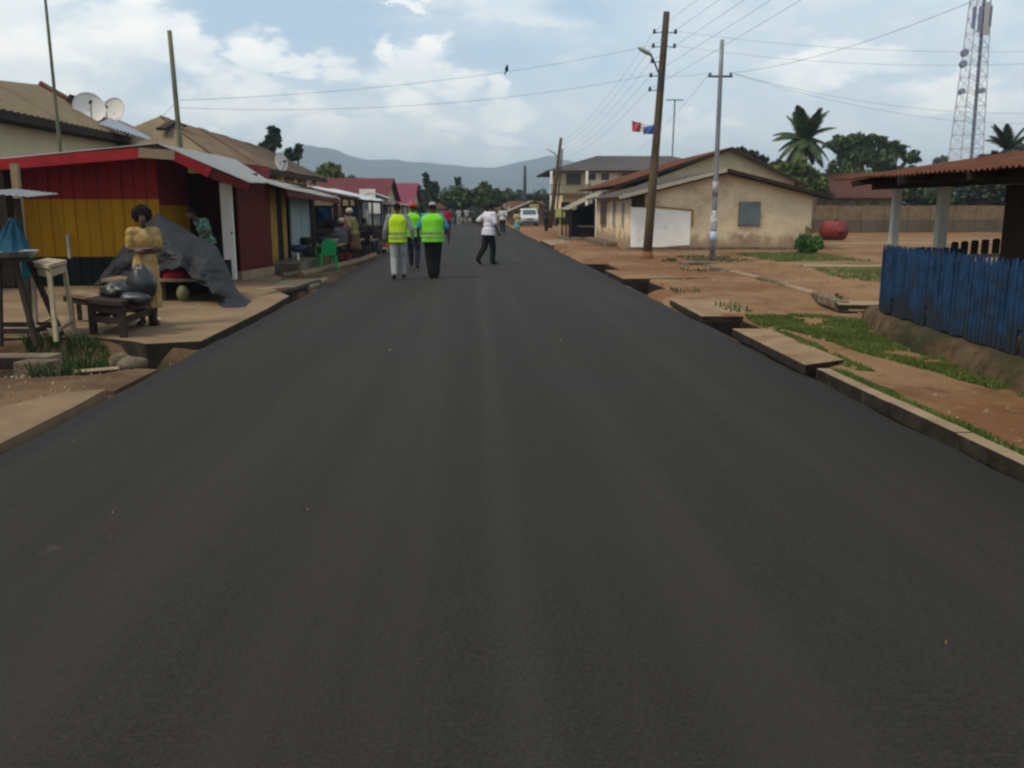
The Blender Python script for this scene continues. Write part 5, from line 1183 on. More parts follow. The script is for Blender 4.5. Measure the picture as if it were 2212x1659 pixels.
# round bush and little plants
bc = gr(1745, 552); V0 = [(bc.x, bc.y, .34, .36, .34, .31), (bc.x-.2, bc.y, .5, .22, .22, .22), (bc.x+.25, bc.y, .42, .24, .24, .26)]
tree('bright green rounded bush by the corner of the bungalow', (bc.x, bc.y, 0), V0, 3200, .05, leaf_mat('bush_leaf', (.02, .06, .01), (.04, .11, .015), (.07, .16, .03)), .03, 'bush', 31, cat='bush')
tree('green hedge plant behind the vest wearers on the left', tb(910, 70), lob(70, (908, 455, 9, 14), (914, 470, 8, 12)), 1800, .12, m_leaf, .06, 'bush', 32, cat='bush')
for k, (x, y, s, lb) in enumerate(((6.35, 15.2, .12, 'tiny weed beside the gutter wall, nearest one'), (5.9, 26.3, .18, 'low green tuft near the wooden pole'), (13.6, 24.1, .2, 'green tuft at the end of the long concrete strip'), (-3.6, 38, .3, 'green tuft at the left kerb past the orange bucket'))):
    tree(lb, (x, y, 0), [(x, y, s*.5, s, s, s*.6)], 300, .04, m_leaf2, .01, 'bush', 40+k, cat='bush')
grass('grass', [[(-5.2, 34.5), (-3.6, 34.5), (-3.5, 41), (-4.2, 41)]], 60, .35, m_grass, 'rank grass by the left kerb past the orange bucket')

# hills
def hills():
    prof = [(-900, 345), (-300, 352), (100, 340), (450, 345), (610, 331), (650, 318), (700, 326), (760, 345), (850, 351), (950, 358), (1030, 363), (1080, 363), (1130, 353), (1170, 344), (1200, 338), (1235, 350), (1300, 368), (1420, 380), (1600, 398), (1800, 405), (2100, 410), (2600, 400), (3200, 420)]
    def H(u):
        for (a, b_), (c, d) in zip(prof, prof[1:]):
            if a <= u <= c: t = (u-a)/(c-a); t = t*t*(3-2*t)*.5+t*.5; return lerp(b_, d, t)
        return 420
    Y = 2600.0; ux = np.linspace(-880, 3180, 240); q = MB(); rows = 22
    for j in range(rows):
        t = j/(rows-1)
        for u in ux:
            p = at(u, H(u), Y); k = math.sin(PI*min(1, t*1.0)*.5) if t <= .62 else 1; hh = p.z*(sst(0, .62, t) if t < .62 else 1-sst(.62, 1.0, t)*.9)
            yy = Y-900+t*1700; nn = fbm(p.x/400, yy/400, 1.0, 2)*36*(sst(0, .3, t))*(0 if abs(t-.62) < .03 else 1)
            q.v.append((p.x*yy/Y if False else p.x, yy, max(-30, hh*1.06+3+nn*.5+(5*fbm(p.x/90, 3, 1.0, 6)+2.5*fbm(p.x/22, 9, 1.0, 6))*sst(0, .5, t))))
    n = len(ux)
    for j in range(rows-1):
        for i in range(n-1): q.f.append((j*n+i, j*n+i+1, (j+1)*n+i+1, (j+1)*n+i))
    struct(q.build('hills', mat('hill_scrub', (.06, .075, .06), .95, .3, .012, bump=0), smooth=True))
hills()
# the air
def haze():
    q = MB(); q.box((0, 3150, 106.8), (14600, 7900, 216)); o = q.build('haze', None); m = bpy.data.materials.new('haze_air'); m.use_nodes = True; nt = m.node_tree; nt.nodes.clear()
    out = nt.nodes.new('ShaderNodeOutputMaterial'); pv = nt.nodes.new('ShaderNodeVolumePrincipled'); pv.inputs['Color'].default_value = (.66, .83, 1.0, 1); pv.inputs['Density'].default_value = .00042; pv.inputs['Anisotropy'].default_value = .0
    nt.links.new(pv.outputs[0], out.inputs['Volume']); o.data.materials.append(m); o['kind'] = 'stuff'
haze()

# ================================================================= things in front of the kiosk
FZ = .06
def wooden_table():
    t = thing('table', 'dark wooden trestle table carrying black bags in front of the kiosk', 'table', (-4.6, 12.0, FZ))
    P = {'a': gr(203, 722, FZ), 'b': gr(268, 729, FZ), 'c': gr(330, 703, FZ), 'd': gr(262, 697, FZ)}; h = .40
    top = [Vector((p.x, p.y, FZ+h)) for p in P.values()]; cen = sum(top, Vector())/4; ex = [cen+(p-cen)*1.18 for p in top]
    q = MB(); q.prism([p for p in ex][::-1], (0, 0, .05)); q.build('tabletop', m_wdark, t)
    for k in P: p = P[k]; q = MB(); q.beam(p, (p.x, p.y, FZ+h), .075, .075, (0, 1, 0)); q.build('leg', m_wdark, t)
    ks = list(P.values())
    for i in range(4): a, c = ks[i], ks[(i+1) % 4]; q = MB(); q.beam(a+Vector((0, 0, .2)), c+Vector((0, 0, .2)), .04, .08); q.build('stretcher', m_wdark, t)
    for i in range(4): a, c = ks[i], ks[(i+1) % 4]; q = MB(); q.beam(a+Vector((0, 0, h-.06)), c+Vector((0, 0, h-.06)), .035, .10); q.build('apron_rail', m_wdark, t)
    t2 = thing('bench', 'low bench with pale plank top beside the black bags', 'bench', (-5.6, 12.6, FZ)); a, c = at(152, 632, 12.6), at(245, 648, 12.35)
    q = MB(); q.beam(a, c, .34, .045); q.build('plank', m_wood, t2)
    q = MB(); q.beam(a-Vector((0, 0, .07)), c-Vector((0, 0, .07)), .28, .08); q.build('frame', m_wdark, t2)
    for f in (.08, .92):
        for dy in (-.12, .12): p = a.lerp(c, f)+Vector((0, dy, -.05)); q = MB(); q.beam((p.x, p.y, FZ), p, .05, .05, (0, 1, 0)); q.build('leg', m_wdark, t2)
wooden_table()
def lumpy(label, name, c, r, m, seed, amp=.3, cat='bag', peak=0):
    q = MB(); q.ell(c, r, 30, 20); c = Vector(c); out = []
    for p in q.v:
        p = Vector(p); d = p-c; nz_ = noise.fractal(p*5+Vector((seed, 0, 0)), .8, 2, 4); d *= 1+amp*nz_
        tz = max(0, d.z/r[2]); d.x *= 1-.55*peak*tz; d.y *= 1-.55*peak*tz; d.z *= 1+.25*peak*tz; out.append(tuple(c+d))
    q.v = out; o = q.build(name, m, smooth=True, loc=c); tag(o, label, cat); return o
tz = FZ+.45
bp = at(304, 600, 11.45); lumpy('tall full black plastic bag standing at the right end of the table', 'plastic_bag', (bp.x, 11.45, tz+.19), (.18, .15, .23), m_bag, 1, .22, peak=.9)
bp = at(258, 622, 11.5); lumpy('flat heap of black plastic bags on the middle of the table', 'plastic_bag', (bp.x, 11.5, tz+.08), (.24, .2, .11), m_bag, 5, .35)
bp = at(300, 640, 11.2); lumpy('small black bag hanging over the table edge', 'plastic_bag', (bp.x, 11.15, tz-.0), (.20, .12, .09), m_bag, 9, .3)
def stool():
    t = thing('stool', 'pale wooden stool with square top and low stretchers', 'stool', (-5.5, 11.6, FZ))
    F = [gr(78, 725, FZ), gr(122, 738, FZ), gr(160, 712, FZ), gr(117, 703, FZ)]; cen = sum(F, Vector())/4; zt_ = .86
    T = [cen+(p-cen)*.78+Vector((0, 0, zt_)) for p in F]; ex = [cen+(p-cen)*.98+Vector((0, 0, zt_)) for p in F]
    q = MB(); q.prism(ex, (0, 0, .05)); q.build('seat', m_wpale, t, bevel=.006)
    for a, b_ in zip(F, T): q = MB(); q.beam(a, b_, .045, .045, (0, 1, 0)); q.build('leg', m_wpale, t)
    for i in range(4):
        j = (i+1) % 4; q = MB(); q.beam(F[i].lerp(T[i], .13), F[j].lerp(T[j], .13), .025, .045); q.build('stretcher', m_wpale, t)
        q = MB(); q.beam(F[i].lerp(T[i], .93), F[j].lerp(T[j], .93), .025, .09); q.build('apron_rail', m_wpale, t)
stool()
def stand():
    t = thing('tall_stand', 'tall dark wooden stand with splayed legs at the left edge', 'stand', (-5.95, 10.9, 0))
    zt_ = at(10, 562, 10.8).z; c = Vector((at(8, 560, 10.8).x, 10.85, 0)); F = [Vector((c.x+a*.42, c.y+b_*.34, .02)) for a, b_ in ((-1, -1), (1, -1), (1, 1), (-1, 1))]; T = [Vector((c.x+a*.18, c.y+b_*.16, zt_)) for a, b_ in ((-1, -1), (1, -1), (1, 1), (-1, 1))]
    q = MB(); q.box((c.x, c.y, zt_), (.5, .44, .04)); q.build('top', m_wdark, t)
    for a, b_ in zip(F, T): q = MB(); q.beam(a, b_, .055, .055, (0, 1, 0)); q.build('leg', m_wdark, t)
    q = MB(); q.beam(F[0].lerp(F[1], .5)+Vector((.0, 0, 0)), T[0].lerp(T[1], .5), .05, .05, (0, 1, 0)); q.build('leg', m_wdark, t)
    for i in range(4): j = (i+1) % 4; q = MB(); q.beam(F[i].lerp(T[i], .18), F[j].lerp(T[j], .18), .03, .06); q.build('stretcher', m_wdark, t)
    z = zt_+.02; q = MB(); q.loft([(z, c.x, c.y, .22, .22), (z+.03, c.x, c.y, .30, .30), (z+.085, c.x, c.y, .355, .355), (z+.09, c.x, c.y, .375, .375), (z+.08, c.x, c.y, .34, .34), (z+.03, c.x, c.y, .25, .25)], 30)
    tag(q.build('basin', mat('enamel', (.42, .44, .46), .25, .05, 3, bump=0, metal=.5, spec=.6), loc=(c.x, c.y, z), smooth=True), 'wide shiny metal basin on top of the tall dark stand', 'basin')
    # teal umbrella closed over the basin and a teal cloth hanging behind
    a = at(27, 470, 11.3); q = MB(); b0 = a.z; zb = at(30, 552, 11.3).z; secs = []
    for k in range(9): f = k/8; secs.append((lerp(zb, b0, f), a.x-.06*(1-f), 11.3, .02+.24*(1-f), .02+.2*(1-f)))
    q.loft(secs, 22); q.v = [(x+.018*math.sin(7*math.atan2(y-11.3, x-a.x)), y+.018*math.cos(7*math.atan2(y-11.3, x-a.x)), z) for x, y, z in q.v]
    tag(q.build('umbrella', mat('blue_teal', (.012, .062, .10), .7, .25, 5), loc=(a.x, 11.3, zb)), 'folded blue and teal umbrella shaped cloth at the left edge', 'umbrella')
    q = MB(); q.prism([at(42, 552, 11.5), at(64, 552, 11.5), at(72, 600, 11.5), at(44, 604, 11.5)], (0, .12, 0)); tag(q.build('hanging_bag', m_teal, bevel=.03, loc=tuple(at(50, 600, 11.5))), 'bright teal bag hanging beside the tall stand', 'bag')
stand()
def shade():
    t = thing('market_stall', 'edge of a vendor shade with pale sheet roof at the left border', 'stall', (-7.6, 13.5, FZ))
    a, c = at(-60, 414, 12.6), at(62, 425, 13.1); q = MB(); q.sheet(a, c, c+Vector((-.1, 1.2, .06)), a+Vector((0, 1.2, .06)), 8, .008); q.build('roof_sheet', m_zinc, t)
    p = at(28, 395, 13.2); q = MB(); q.beam((p.x, 13.3, FZ), (p.x-.02, 13.3, c.z-.02), .07, .07, (0, 1, 0)); q.build('post', m_wdark, t)
    q = MB(); q.beam((p.x-1.2, 13.4, .9), (p.x+.02, 13.4, .9), .05, .08); q.build('rail', m_wdark, t)
    p = at(20, 370, 16.0); q = MB(); q.beam((p.x, 16.2, FZ), (p.x, 16.2, at(20, 352, 16).z), .12, .10, (0, 1, 0)); tag(q.build('wooden_post', m_conc, loc=(p.x, 16.2, 0)), 'pale square post under the left end of the kiosk roof', 'post')
shade()
q = MB(); q.box((-9.45, 18.1, 1.25), (.72, .35, 2.3)); tag(q.build('cabinet', m_wdark, loc=(-9.45, 18.1, .06)), 'dark narrow cupboard standing at the left end of the kiosk', 'cupboard')

def tarp():
    top = [(214, 611, 17.2), (236, 576, 17.1), (260, 541, 17.0), (300, 500, 16.8), (340, 461, 16.6), (386, 487, 16.3), (422, 509, 16.1), (450, 522, 15.9), (467, 533, 15.7), (490, 575, 15.4), (503, 611, 15.1), (518, 635, 14.8), (534, 667, 14.35)]
    bot = [(216, 613, 16.4), (240, 609, 16.1), (262, 603, 15.9), (300, 594, 15.6), (340, 588, 15.3), (368, 582, 15.1), (396, 580, 15.0), (413, 598, 14.9), (440, 616, 14.75), (466, 634, 14.6), (470, 656, 14.5), (490, 670, 14.35), (522, 674, 14.25)]
    n, r = 130, 46; A_ = [at(*p) for p in top]; B_ = [at(*p) for p in bot]
    def smp(L_, t):
        k = min(int(t*(len(L_)-1)), len(L_)-2); return L_[k].lerp(L_[k+1], t*(len(L_)-1)-k)
    V = []
    for j in range(r+1):
        for i in range(n+1):
            s, t = i/n, j/r; a, c = smp(A_, s), smp(B_, s); p = a.lerp(c, t); bul = math.sin(PI*t)*.16
            fold = .06*math.sin(s*34+2.2*math.sin(t*3.1+s*5))*min(1, t*2.0)+.12*noise.fractal(p*2.4, .8, 2.1, 4)+.16*abs(noise.noise(p*1.5+Vector((4, 0, 0))))
            V.append(p+Vector((.015*noise.noise(p*6), -bul-fold*min(1, t*3+.15), -.02*math.sin(s*60)*t)))
    w = n+1; F = [(j*w+i, j*w+i+1, (j+1)*w+i+1, (j+1)*w+i) for j in range(r) for i in range(n)]
    # back side so that the sheet lies over the stall
    bk = []
    for i in range(n+1): a = smp(A_, i/n); bk.append(Vector((a.x-.15, a.y+.9, max(FZ, a.z*.35))))
    b0 = len(V); V += bk; F += [(i, b0+i, b0+i+1, i+1) for i in range(n)]
    q = MB(); q.add(V, F); o = q.build('tarpaulin', m_tarp, smooth=True, loc=(-5.0, 16, FZ)); tag(o, 'black plastic tarpaulin draped over a stall in front of the striped kiosk', 'tarpaulin')
    s_ = o.modifiers.new('th', 'SOLIDIFY'); s_.thickness = .006
    # stall frame and goods under it
    t = thing('market_stall', 'low wooden stall table hidden under the black tarpaulin', 'stall', (-5.4, 15.8, FZ))
    z = at(370, 602, 15.6).z; q = MB(); q.box((-5.35, 15.75, z), (1.9, 1.0, .05)); q.build('counter', m_wood, t)
    for x in (-6.2, -5.3, -4.5):
        for y in (15.35, 16.15): q = MB(); q.box((x, y, (FZ+z)/2), (.07, .07, z-FZ-.03)); q.build('leg', m_wdark, t)
    q = MB(); q.tube((at(340, 461, 16.6).x, 16.68, FZ), (at(340, 461, 16.6).x, 16.68, at(340, 464, 16.6).z-.03), .035); q.build('pole', m_wdark, t)
    c = at(379, 594, 15.45); q = MB(); q.ell(c, (.22, .17, .13), 16, 10); tag(q.build('red_bundle', mat('bright_red', (.30, .008, .02), .6), smooth=True, loc=c), 'bright red bundle on the counter under the tarpaulin', 'bundle')
    c = gr(430, 645, FZ); q = MB(); q.ell((c.x-.1, 15.2, .2), (.11, .11, .14), 12, 8); tag(q.build('jar', mat('dull_yellow_green', (.16, .16, .08), .5), smooth=True, loc=(c.x, 15.2, .1)), 'dull yellow jar on the ground under the tarpaulin', 'jar')
    q = MB(); q.box((-5.4, 16.5, .38), (1.9, .1, .62)); tag(q.build('board_stack', m_black, loc=(-5.4, 16.5, .1)), 'dark boards stacked behind the low stall', 'boards')
tarp()

# ================================================================= people
def person(label, loc, face, h=1.72, pose=None, top=None, bottom=None, vest=None, hat=None, hair='short', sleeve='short', shoes=None, skirt=None, dress=None,
           vox=.014, build=1.0, group=None, lean=0.0, trouser_w=1.0, fingers=True, shirt_hem=.90):
    """pose: joint name -> (x, y, z) for a figure 1.72 m tall that faces +Y with its feet at the origin"""
    k = h/1.72
    J = dict(hipL=(-.095, 0, .90), hipR=(.095, 0, .90), knL=(-.105, .02, .49), knR=(.105, .02, .49), anL=(-.11, -.01, .085), anR=(.11, -.01, .085),
             toL=(-.125, .15, .03), toR=(.125, .15, .03), shL=(-.185, 0, 1.395), shR=(.185, 0, 1.395), elL=(-.245, -.03, 1.12), elR=(.245, -.03, 1.12),
             wrL=(-.265, .05, .885), wrR=(.265, .05, .885), haL=(-.265, .075, .80), haR=(.265, .075, .80), head=(0, .025, 1.595), neck=(0, .0, 1.42), chest=(0, 0, 1.27), belly=(0, 0, 1.09), pelvis=(0, 0, .945))
    J.update(pose or {})
    J = {a: Vector(b_) for a, b_ in J.items()}
    if lean:
        for a in J:
            if J[a].z > .95: J[a] = J[a]+Vector((0, lean*(J[a].z-.95), 0))
    root = thing('person', label, 'person', (0, 0, 0), group)
    B = build
    def torso(q, e, z0=.80, z1=1.47):
        q.ell(J['pelvis'], (.155*B+e, .105*B+e, .13+e)); q.ell(J['belly'], (.138*B+e, .098*B+e, .18)); q.ell(J['chest'], (.158*B+e, .107*B+e, .18+e*.3))
        q.tube(J['shL'], J['shR'], .058+e, .058+e, 12); q.ell(J['shL'], .062+e); q.ell(J['shR'], .062+e)
        q.tube(J['chest']+Vector((0, 0, .08)), J['neck'], .095+e*.6, .055+e*.3, 12, (1.2, .8))
    def limb(q, pts):
        for (a, ra), (c, rc) in zip(pts, pts[1:]): q.tube(a, c, ra, rc, 12)
        for a, ra in pts: q.ell(a, ra*1.0, 12, 8)
    q = MB(); torso(q, 0)
    for s in 'LR':
        limb(q, [(J['sh'+s], .052), (J['el'+s], .040), (J['wr'+s], .027)])
        limb(q, [(J['hip'+s], .088*B), (J['kn'+s], .055), (J['an'+s], .036)])
        w, hd = J['wr'+s], J['ha'+s]; d = (hd-w).normalized(); sd = 1 if s == 'R' else -1
        side = d.cross(Vector((1, 0, 0))); side = side.normalized() if side.length > .3 else Vector((0, 1, 0)); nrm = d.cross(side).normalized()
        pc = w.lerp(hd, .55); R = Matrix((side, nrm, d)).transposed(); q.ell(pc, (.042, .019, .055), 12, 8, R); q.tube(w, pc, .026, .03, 8)
        if fingers:
            for f, (o, L_) in enumerate(((-.030, .062), (-.010, .074), (.010, .070), (.030, .055))):
                p0 = pc+side*o+d*.035; p1 = p0+d*L_*.55+nrm*(.010*sd); p2 = p1+(d*.6+nrm*.8*sd).normalized()*L_*.45; q.ring([(p0, .0105), (p1, .0098), (p2, .0085)], 6)
            p0 = pc+side*.038-d*.01; q.ring([(p0, .013), (p0+side*.025+d*.03, .011), (p0+side*.028+d*.055+nrm*.01*sd, .0095)], 6)
        a, t_ = J['an'+s], J['to'+s]; q.ell((a+t_)/2+Vector((0, 0, -.01)), (.042, .115, .034), 12, 8, (t_-a).to_track_quat('Y', 'Z').to_matrix() if abs((t_-a).z) > .12 else None); q.ell(a-Vector((0, .02, .03)), (.036, .042, .042))
        q.ell(t_+Vector((0, 0, .005)), (.043, .05, .024))
    H = J['head']; q.tube(J['neck']-Vector((0, 0, .04)), H-Vector((0, .005, .04)), .056, .052, 12)
    q.ell(H+Vector((0, -.012, .025)), (.074, .092, .088)); q.ell(H+Vector((0, .022, -.035)), (.058, .066, .078)); q.ell(H+Vector((0, .055, -.085)), (.032, .03, .028))
    q.ell(H+Vector((0, .096, -.012)), (.015, .022, .024)); q.ell(H+Vector((0, .083, -.052)), (.026, .014, .011))
    for s in (-1, 1): q.ell(H+Vector((s*.076, -.005, -.01)), (.012, .022, .034)); q.ell(H+Vector((s*.03, .075, .032)), (.024, .012, .009))
    body = q.build('body', m_skin, root); remesh(body, min(vox, .011) if fingers and vox < .013 else vox, 3)
    if vox < .012:      # eyes
        q = MB()
        for s in (-1, 1): q.ell(H+Vector((s*.029, .0815, .008)), (.0115, .006, .007))
        q.build('eye', mat('eye_white', (.25, .22, .20), .4, 0, 3, bump=0), root, smooth=True)
    # trousers or skirt
    if bottom:
        q = MB(); q.ell(J['pelvis']+Vector((0, 0, .0)), (.168*B+.012, .118*B+.012, .125)); 
        for s in 'LR': tw = trouser_w; an = J['an'+s]; limb(q, [(J['hip'+s], .102*B), (J['kn'+s], .078*tw), (J['kn'+s].lerp(an, .93), .064*tw)])
        o = q.build('trousers', bottom, root); remesh(o, vox, 3)
    if top:
        q = MB(); torso(q, .022); q.tube((J['belly']+J['pelvis'])/2, Vector((J['pelvis'].x, J['pelvis'].y, shirt_hem)), .172*B+.01, .198*B+.01, 18, (1, .78))
        for s in 'LR':
            if sleeve == 'short': limb(q, [(J['sh'+s], .074), (J['sh'+s].lerp(J['el'+s], .85), .066)])
            elif sleeve == 'long': limb(q, [(J['sh'+s], .076), (J['el'+s], .060), (J['el'+s].lerp(J['wr'+s], .88), .044)])
        o = q.build('shirt', top, root); remesh(o, vox, 3)
    if vest:
        c, pv = J['chest'], J['pelvis']; ax = lambda z: (lerp(pv.x, c.x, (z-.95)/.35), lerp(pv.y, c.y, (z-.95)/.35))
        q = MB(); q.loft([(z, *ax(z), rx*B, ry*B) for z, rx, ry in ((.83, .205, .155), (.84, .215, .165), (.98, .208, .158), (1.12, .205, .155), (1.25, .212, .155), (1.34, .215, .148), (1.40, .20, .125), (1.445, .14, .09), (1.47, .09, .07))], 28, .82)
        o = q.build('vest', vest, root); remesh(o, .012, 2)
        for v in o.data.vertices: v.co += Vector((noise.noise(v.co*7), noise.noise(v.co*7+Vector((9, 0, 0))), 0))*.012
        for z in (.94, 1.05):
            q = MB(); q.loft([(z-.022, *ax(z), .217*B, .167*B), (z+.022, *ax(z), .216*B, .166*B)], 28, .82); q.build('reflective_band', mat('reflective_band', (.24, .30, .14), .5, .1, 8), o, smooth=False)
    if skirt:
        q = MB(); pv = J['pelvis']; q.loft([(.42, 0, 0, .25, .21), (.55, 0, 0, .23, .19), (.85, pv.x, pv.y, .18, .14), (1.0, pv.x, pv.y, .15, .11)], 24)
        q.v = [(x*(1+.06*math.sin(9*math.atan2(y, x))), y*(1+.06*math.sin(9*math.atan2(y, x))), z) for x, y, z in q.v]; q.build('skirt', skirt, root, smooth=True)
    if dress:
        q = MB(); torso(q, .028); pv = J['pelvis']
        q.loft([(.27, 0, .0, .19, .16), (.40, 0, 0, .185, .16), (.65, 0, 0, .185, .15), (.88, pv.x, pv.y, .185, .145), (1.02, pv.x, pv.y, .165, .13), (1.12, *J['belly'][:2], .15, .115)], 30)
        for s in 'LR': limb(q, [(J['sh'+s]+Vector((0, 0, .005)), .076), (J['sh'+s].lerp(J['el'+s], .45), .078), (J['sh'+s].lerp(J['el'+s], .75), .066)])
        o = q.build('dress', dress, root); remesh(o, .010, 2)
        for v in o.data.vertices:
            z = v.co.z; a = math.atan2(v.co.y, v.co.x); f = max(0, min(1, (1.0-z)/.5)); nn = noise.noise(Vector((v.co.x*9, v.co.y*9, z*5)))
            v.co += Vector((math.cos(a), math.sin(a), 0))*(.014*f*math.sin(a*11+z*2)+.004*nn)
    if shoes:
        for s in 'LR':
            q = MB(); a, t_ = J['an'+s], J['to'+s]; q.ell((a+t_)/2+Vector((0, 0, -.012)), (.052, .13, .045), 14, 8, (t_-a).to_track_quat('Y', 'Z').to_matrix() if abs((t_-a).z) > .12 else None); q.ell(a-Vector((0, .02, .02)), (.046, .052, .055)); o = q.build('shoe', shoes, root); remesh(o, .012, 2)
    Hh = H+Vector((0, -.02, .045))
    if hair == 'short': q = MB(); q.ell(Hh, (.083, .096, .080), 18, 12); q.build('hair', m_hair, root, smooth=True)
    elif hair == 'afro':
        q = MB(); q.ell(H+Vector((.0, -.055, .06)), (.145, .13, .135), 40, 28); q.v = [tuple(Vector(p)+(Vector(p)-H).normalized()*.02*noise.fractal(Vector(p)*22, .8, 2, 3)) for p in q.v]; q.build('hair', m_hair, root, smooth=True)
    if hat == 'cap':
        q = MB(); q.ell(H+Vector((0, -.012, .068)), (.088, .102, .066), 20, 12); q.ell(H+Vector((0, .1, .055)), (.07, .065, .010), 16, 6); q.build('cap', mat('grey_cap', (.30, .29, .32), .9), root, smooth=True)
    elif hat == 'red':
        q = MB(); q.ell(H+Vector((0, -.005, .065)), (.096, .11, .075), 20, 12); q.ell(H+Vector((0, -.0, .045)), (.15, .16, .010), 20, 6); q.build('hat', mat('red_hat', (.50, .045, .04), .8), root, smooth=True)
    elif hat == 'scarf':
        q = MB(); q.ell(H+Vector((0, -.02, .07)), (.105, .115, .095), 20, 12); q.build('headscarf', mat('pale_scarf', (.42, .38, .28), .9, .2, 12), root, smooth=True)
    elif hat == 'straw':
        q = MB(); q.loft([(H.z+.03, H.x, H.y, .24, .24), (H.z+.04, H.x, H.y, .22, .22), (H.z+.06, H.x, H.y, .12, .12), (H.z+.20, H.x, H.y, .03, .03)], 20); q.build('hat', mat('straw', (.45, .40, .28), .9, .2, 12), root, smooth=True)
    root.location = loc; root.rotation_euler = (0, 0, face); root.scale = (k, k, k)
    return root
m_vy = mat('vest_yellow', (.42, .62, .015), .6, .06, 5); m_vg = mat('vest_green', (.17, .60, .025), .6, .08, 5)
m_gtr = mat('grey_trousers', (.30, .31, .30), .9, .15, 3); m_btr = mat('black_trousers', (.010, .010, .012), .9, .2, 6, spec=.15); m_shoe = mat('black_shoes', (.015, .013, .012), .6, .1, 5)
m_gsh = mat('grey_shirt', (.19, .21, .23), .9, .1, 5); m_bsh = mat('sky_blue_shirt', (.045, .22, .36), .85, .1, 5); m_wsh = mat('white_shirt', (.56, .55, .62), .85, .06, 5)
walkA = dict(knL=(-.10, .16, .52), anL=(-.10, .20, .12), toL=(-.11, .36, .07), knR=(.10, .02, .48), anR=(.10, -.18, .12), toR=(.11, -.04, .025), elL=(-.26, -.08, 1.12), wrL=(-.29, -.02, .89), haL=(-.29, .02, .81), elR=(.27, .0, 1.11), wrR=(.29, .10, .89), haR=(.29, .14, .81))
walkB = dict(knR=(.10, .14, .52), anR=(.10, .16, .10), toR=(.11, .32, .06), knL=(-.10, .0, .48), anL=(-.10, -.16, .11), toL=(-.11, -.02, .025), elL=(-.28, -.02, 1.12), wrL=(-.31, .06, .89), haL=(-.31, .10, .81), elR=(.27, -.08, 1.12), wrR=(.30, -.04, .89), haR=(.30, .0, .81))
G3 = 'walkers in high visibility vests'
p = gr(862, 605); person('man in bright yellow vest and light grey trousers, left of the three vest wearers', (p.x, p.y, .02), .04, 1.72, dict(walkB, haR=(.33, .02, .84), elR=(.32, -.06, 1.13), wrR=(.34, -.02, .91)), top=m_gsh, bottom=m_gtr, vest=m_vy, shoes=m_shoe, sleeve='long', group=G3, vox=.013, trouser_w=1.1)
p = gr(895, 581); person('man in green vest with red hat and dark trousers, between the other two vest wearers', (p.x, p.y, .02), -.05, 1.74, walkA, top=mat('dark_green_shirt', (.03, .12, .05), .9), bottom=mat('navy_trousers', (.016, .018, .028), .9, spec=.15), vest=m_vg, shoes=mat('brown_shoes', (.05, .02, .015), .7), hat='red', group=G3, vox=.014)
p = gr(937, 604); person('broad man in green vest over blue shirt with grey cap, rightmost vest wearer', (p.x, p.y, .02), -.03, 1.74, dict(walkB, knR=(.07, .04, .49), anR=(.05, .04, .09), toR=(.06, .2, .03), knL=(-.08, .0, .49), anL=(-.04, -.04, .09), toL=(-.05, .12, .03), elL=(-.33, -.02, 1.14), wrL=(-.34, .05, .90), haL=(-.34, .08, .81), elR=(.33, -.03, 1.14), wrR=(.36, .02, .90), haR=(.36, .04, .81)), top=m_bsh, bottom=m_btr, vest=m_vg, shoes=m_shoe, hat='cap', group=G3, vox=.013, build=1.22, trouser_w=1.35)
p = gr(1055, 573); person('man in loose white shirt and black trousers stepping across the road', (p.x, p.y, .02), -.95, 1.76,
    dict(knL=(-.09, -.06, .50), anL=(-.09, -.30, .17), toL=(-.10, -.20, .045), knR=(.09, .10, .50), anR=(.09, .08, .09), toR=(.10, .24, .03), elL=(-.30, -.20, 1.20), wrL=(-.20, -.02, 1.02), haL=(-.17, .05, .98), elR=(.27, .02, 1.12), wrR=(.28, .14, .90), haR=(.28, .19, .83), head=(0, .06, 1.585)),
    top=m_wsh, bottom=m_btr, shoes=m_shoe, sleeve='short', vox=.013, lean=.12, trouser_w=1.2, shirt_hem=.82, build=1.12)
# woman behind the table
wp = at(325, 700, 12.1)
person('woman in long pale yellow dress with folded arms standing behind the black bags', (wp.x, wp.y, FZ), PI+.38, 1.54,
    dict(shL=(-.155, 0, 1.385), shR=(.155, 0, 1.385), elL=(-.205, .03, 1.13), wrL=(.02, .165, 1.10), haL=(.10, .155, 1.12), elR=(.205, .03, 1.14), wrR=(-.02, .19, 1.15), haR=(-.10, .17, 1.16), anL=(-.07, -.01, .085), anR=(.10, .0, .085), toL=(-.10, .14, .03), toR=(.17, .13, .03), knL=(-.09, .02, .49), knR=(.10, .02, .49)),
    dress=mat('yellow_dress', (.33, .205, .070), .9, .25, 14, (.40, .29, .13), (.45, .6), 9), hair='afro', vox=.009, build=.92, shoes=mat('brown_sandals', (.06, .025, .02), .7))
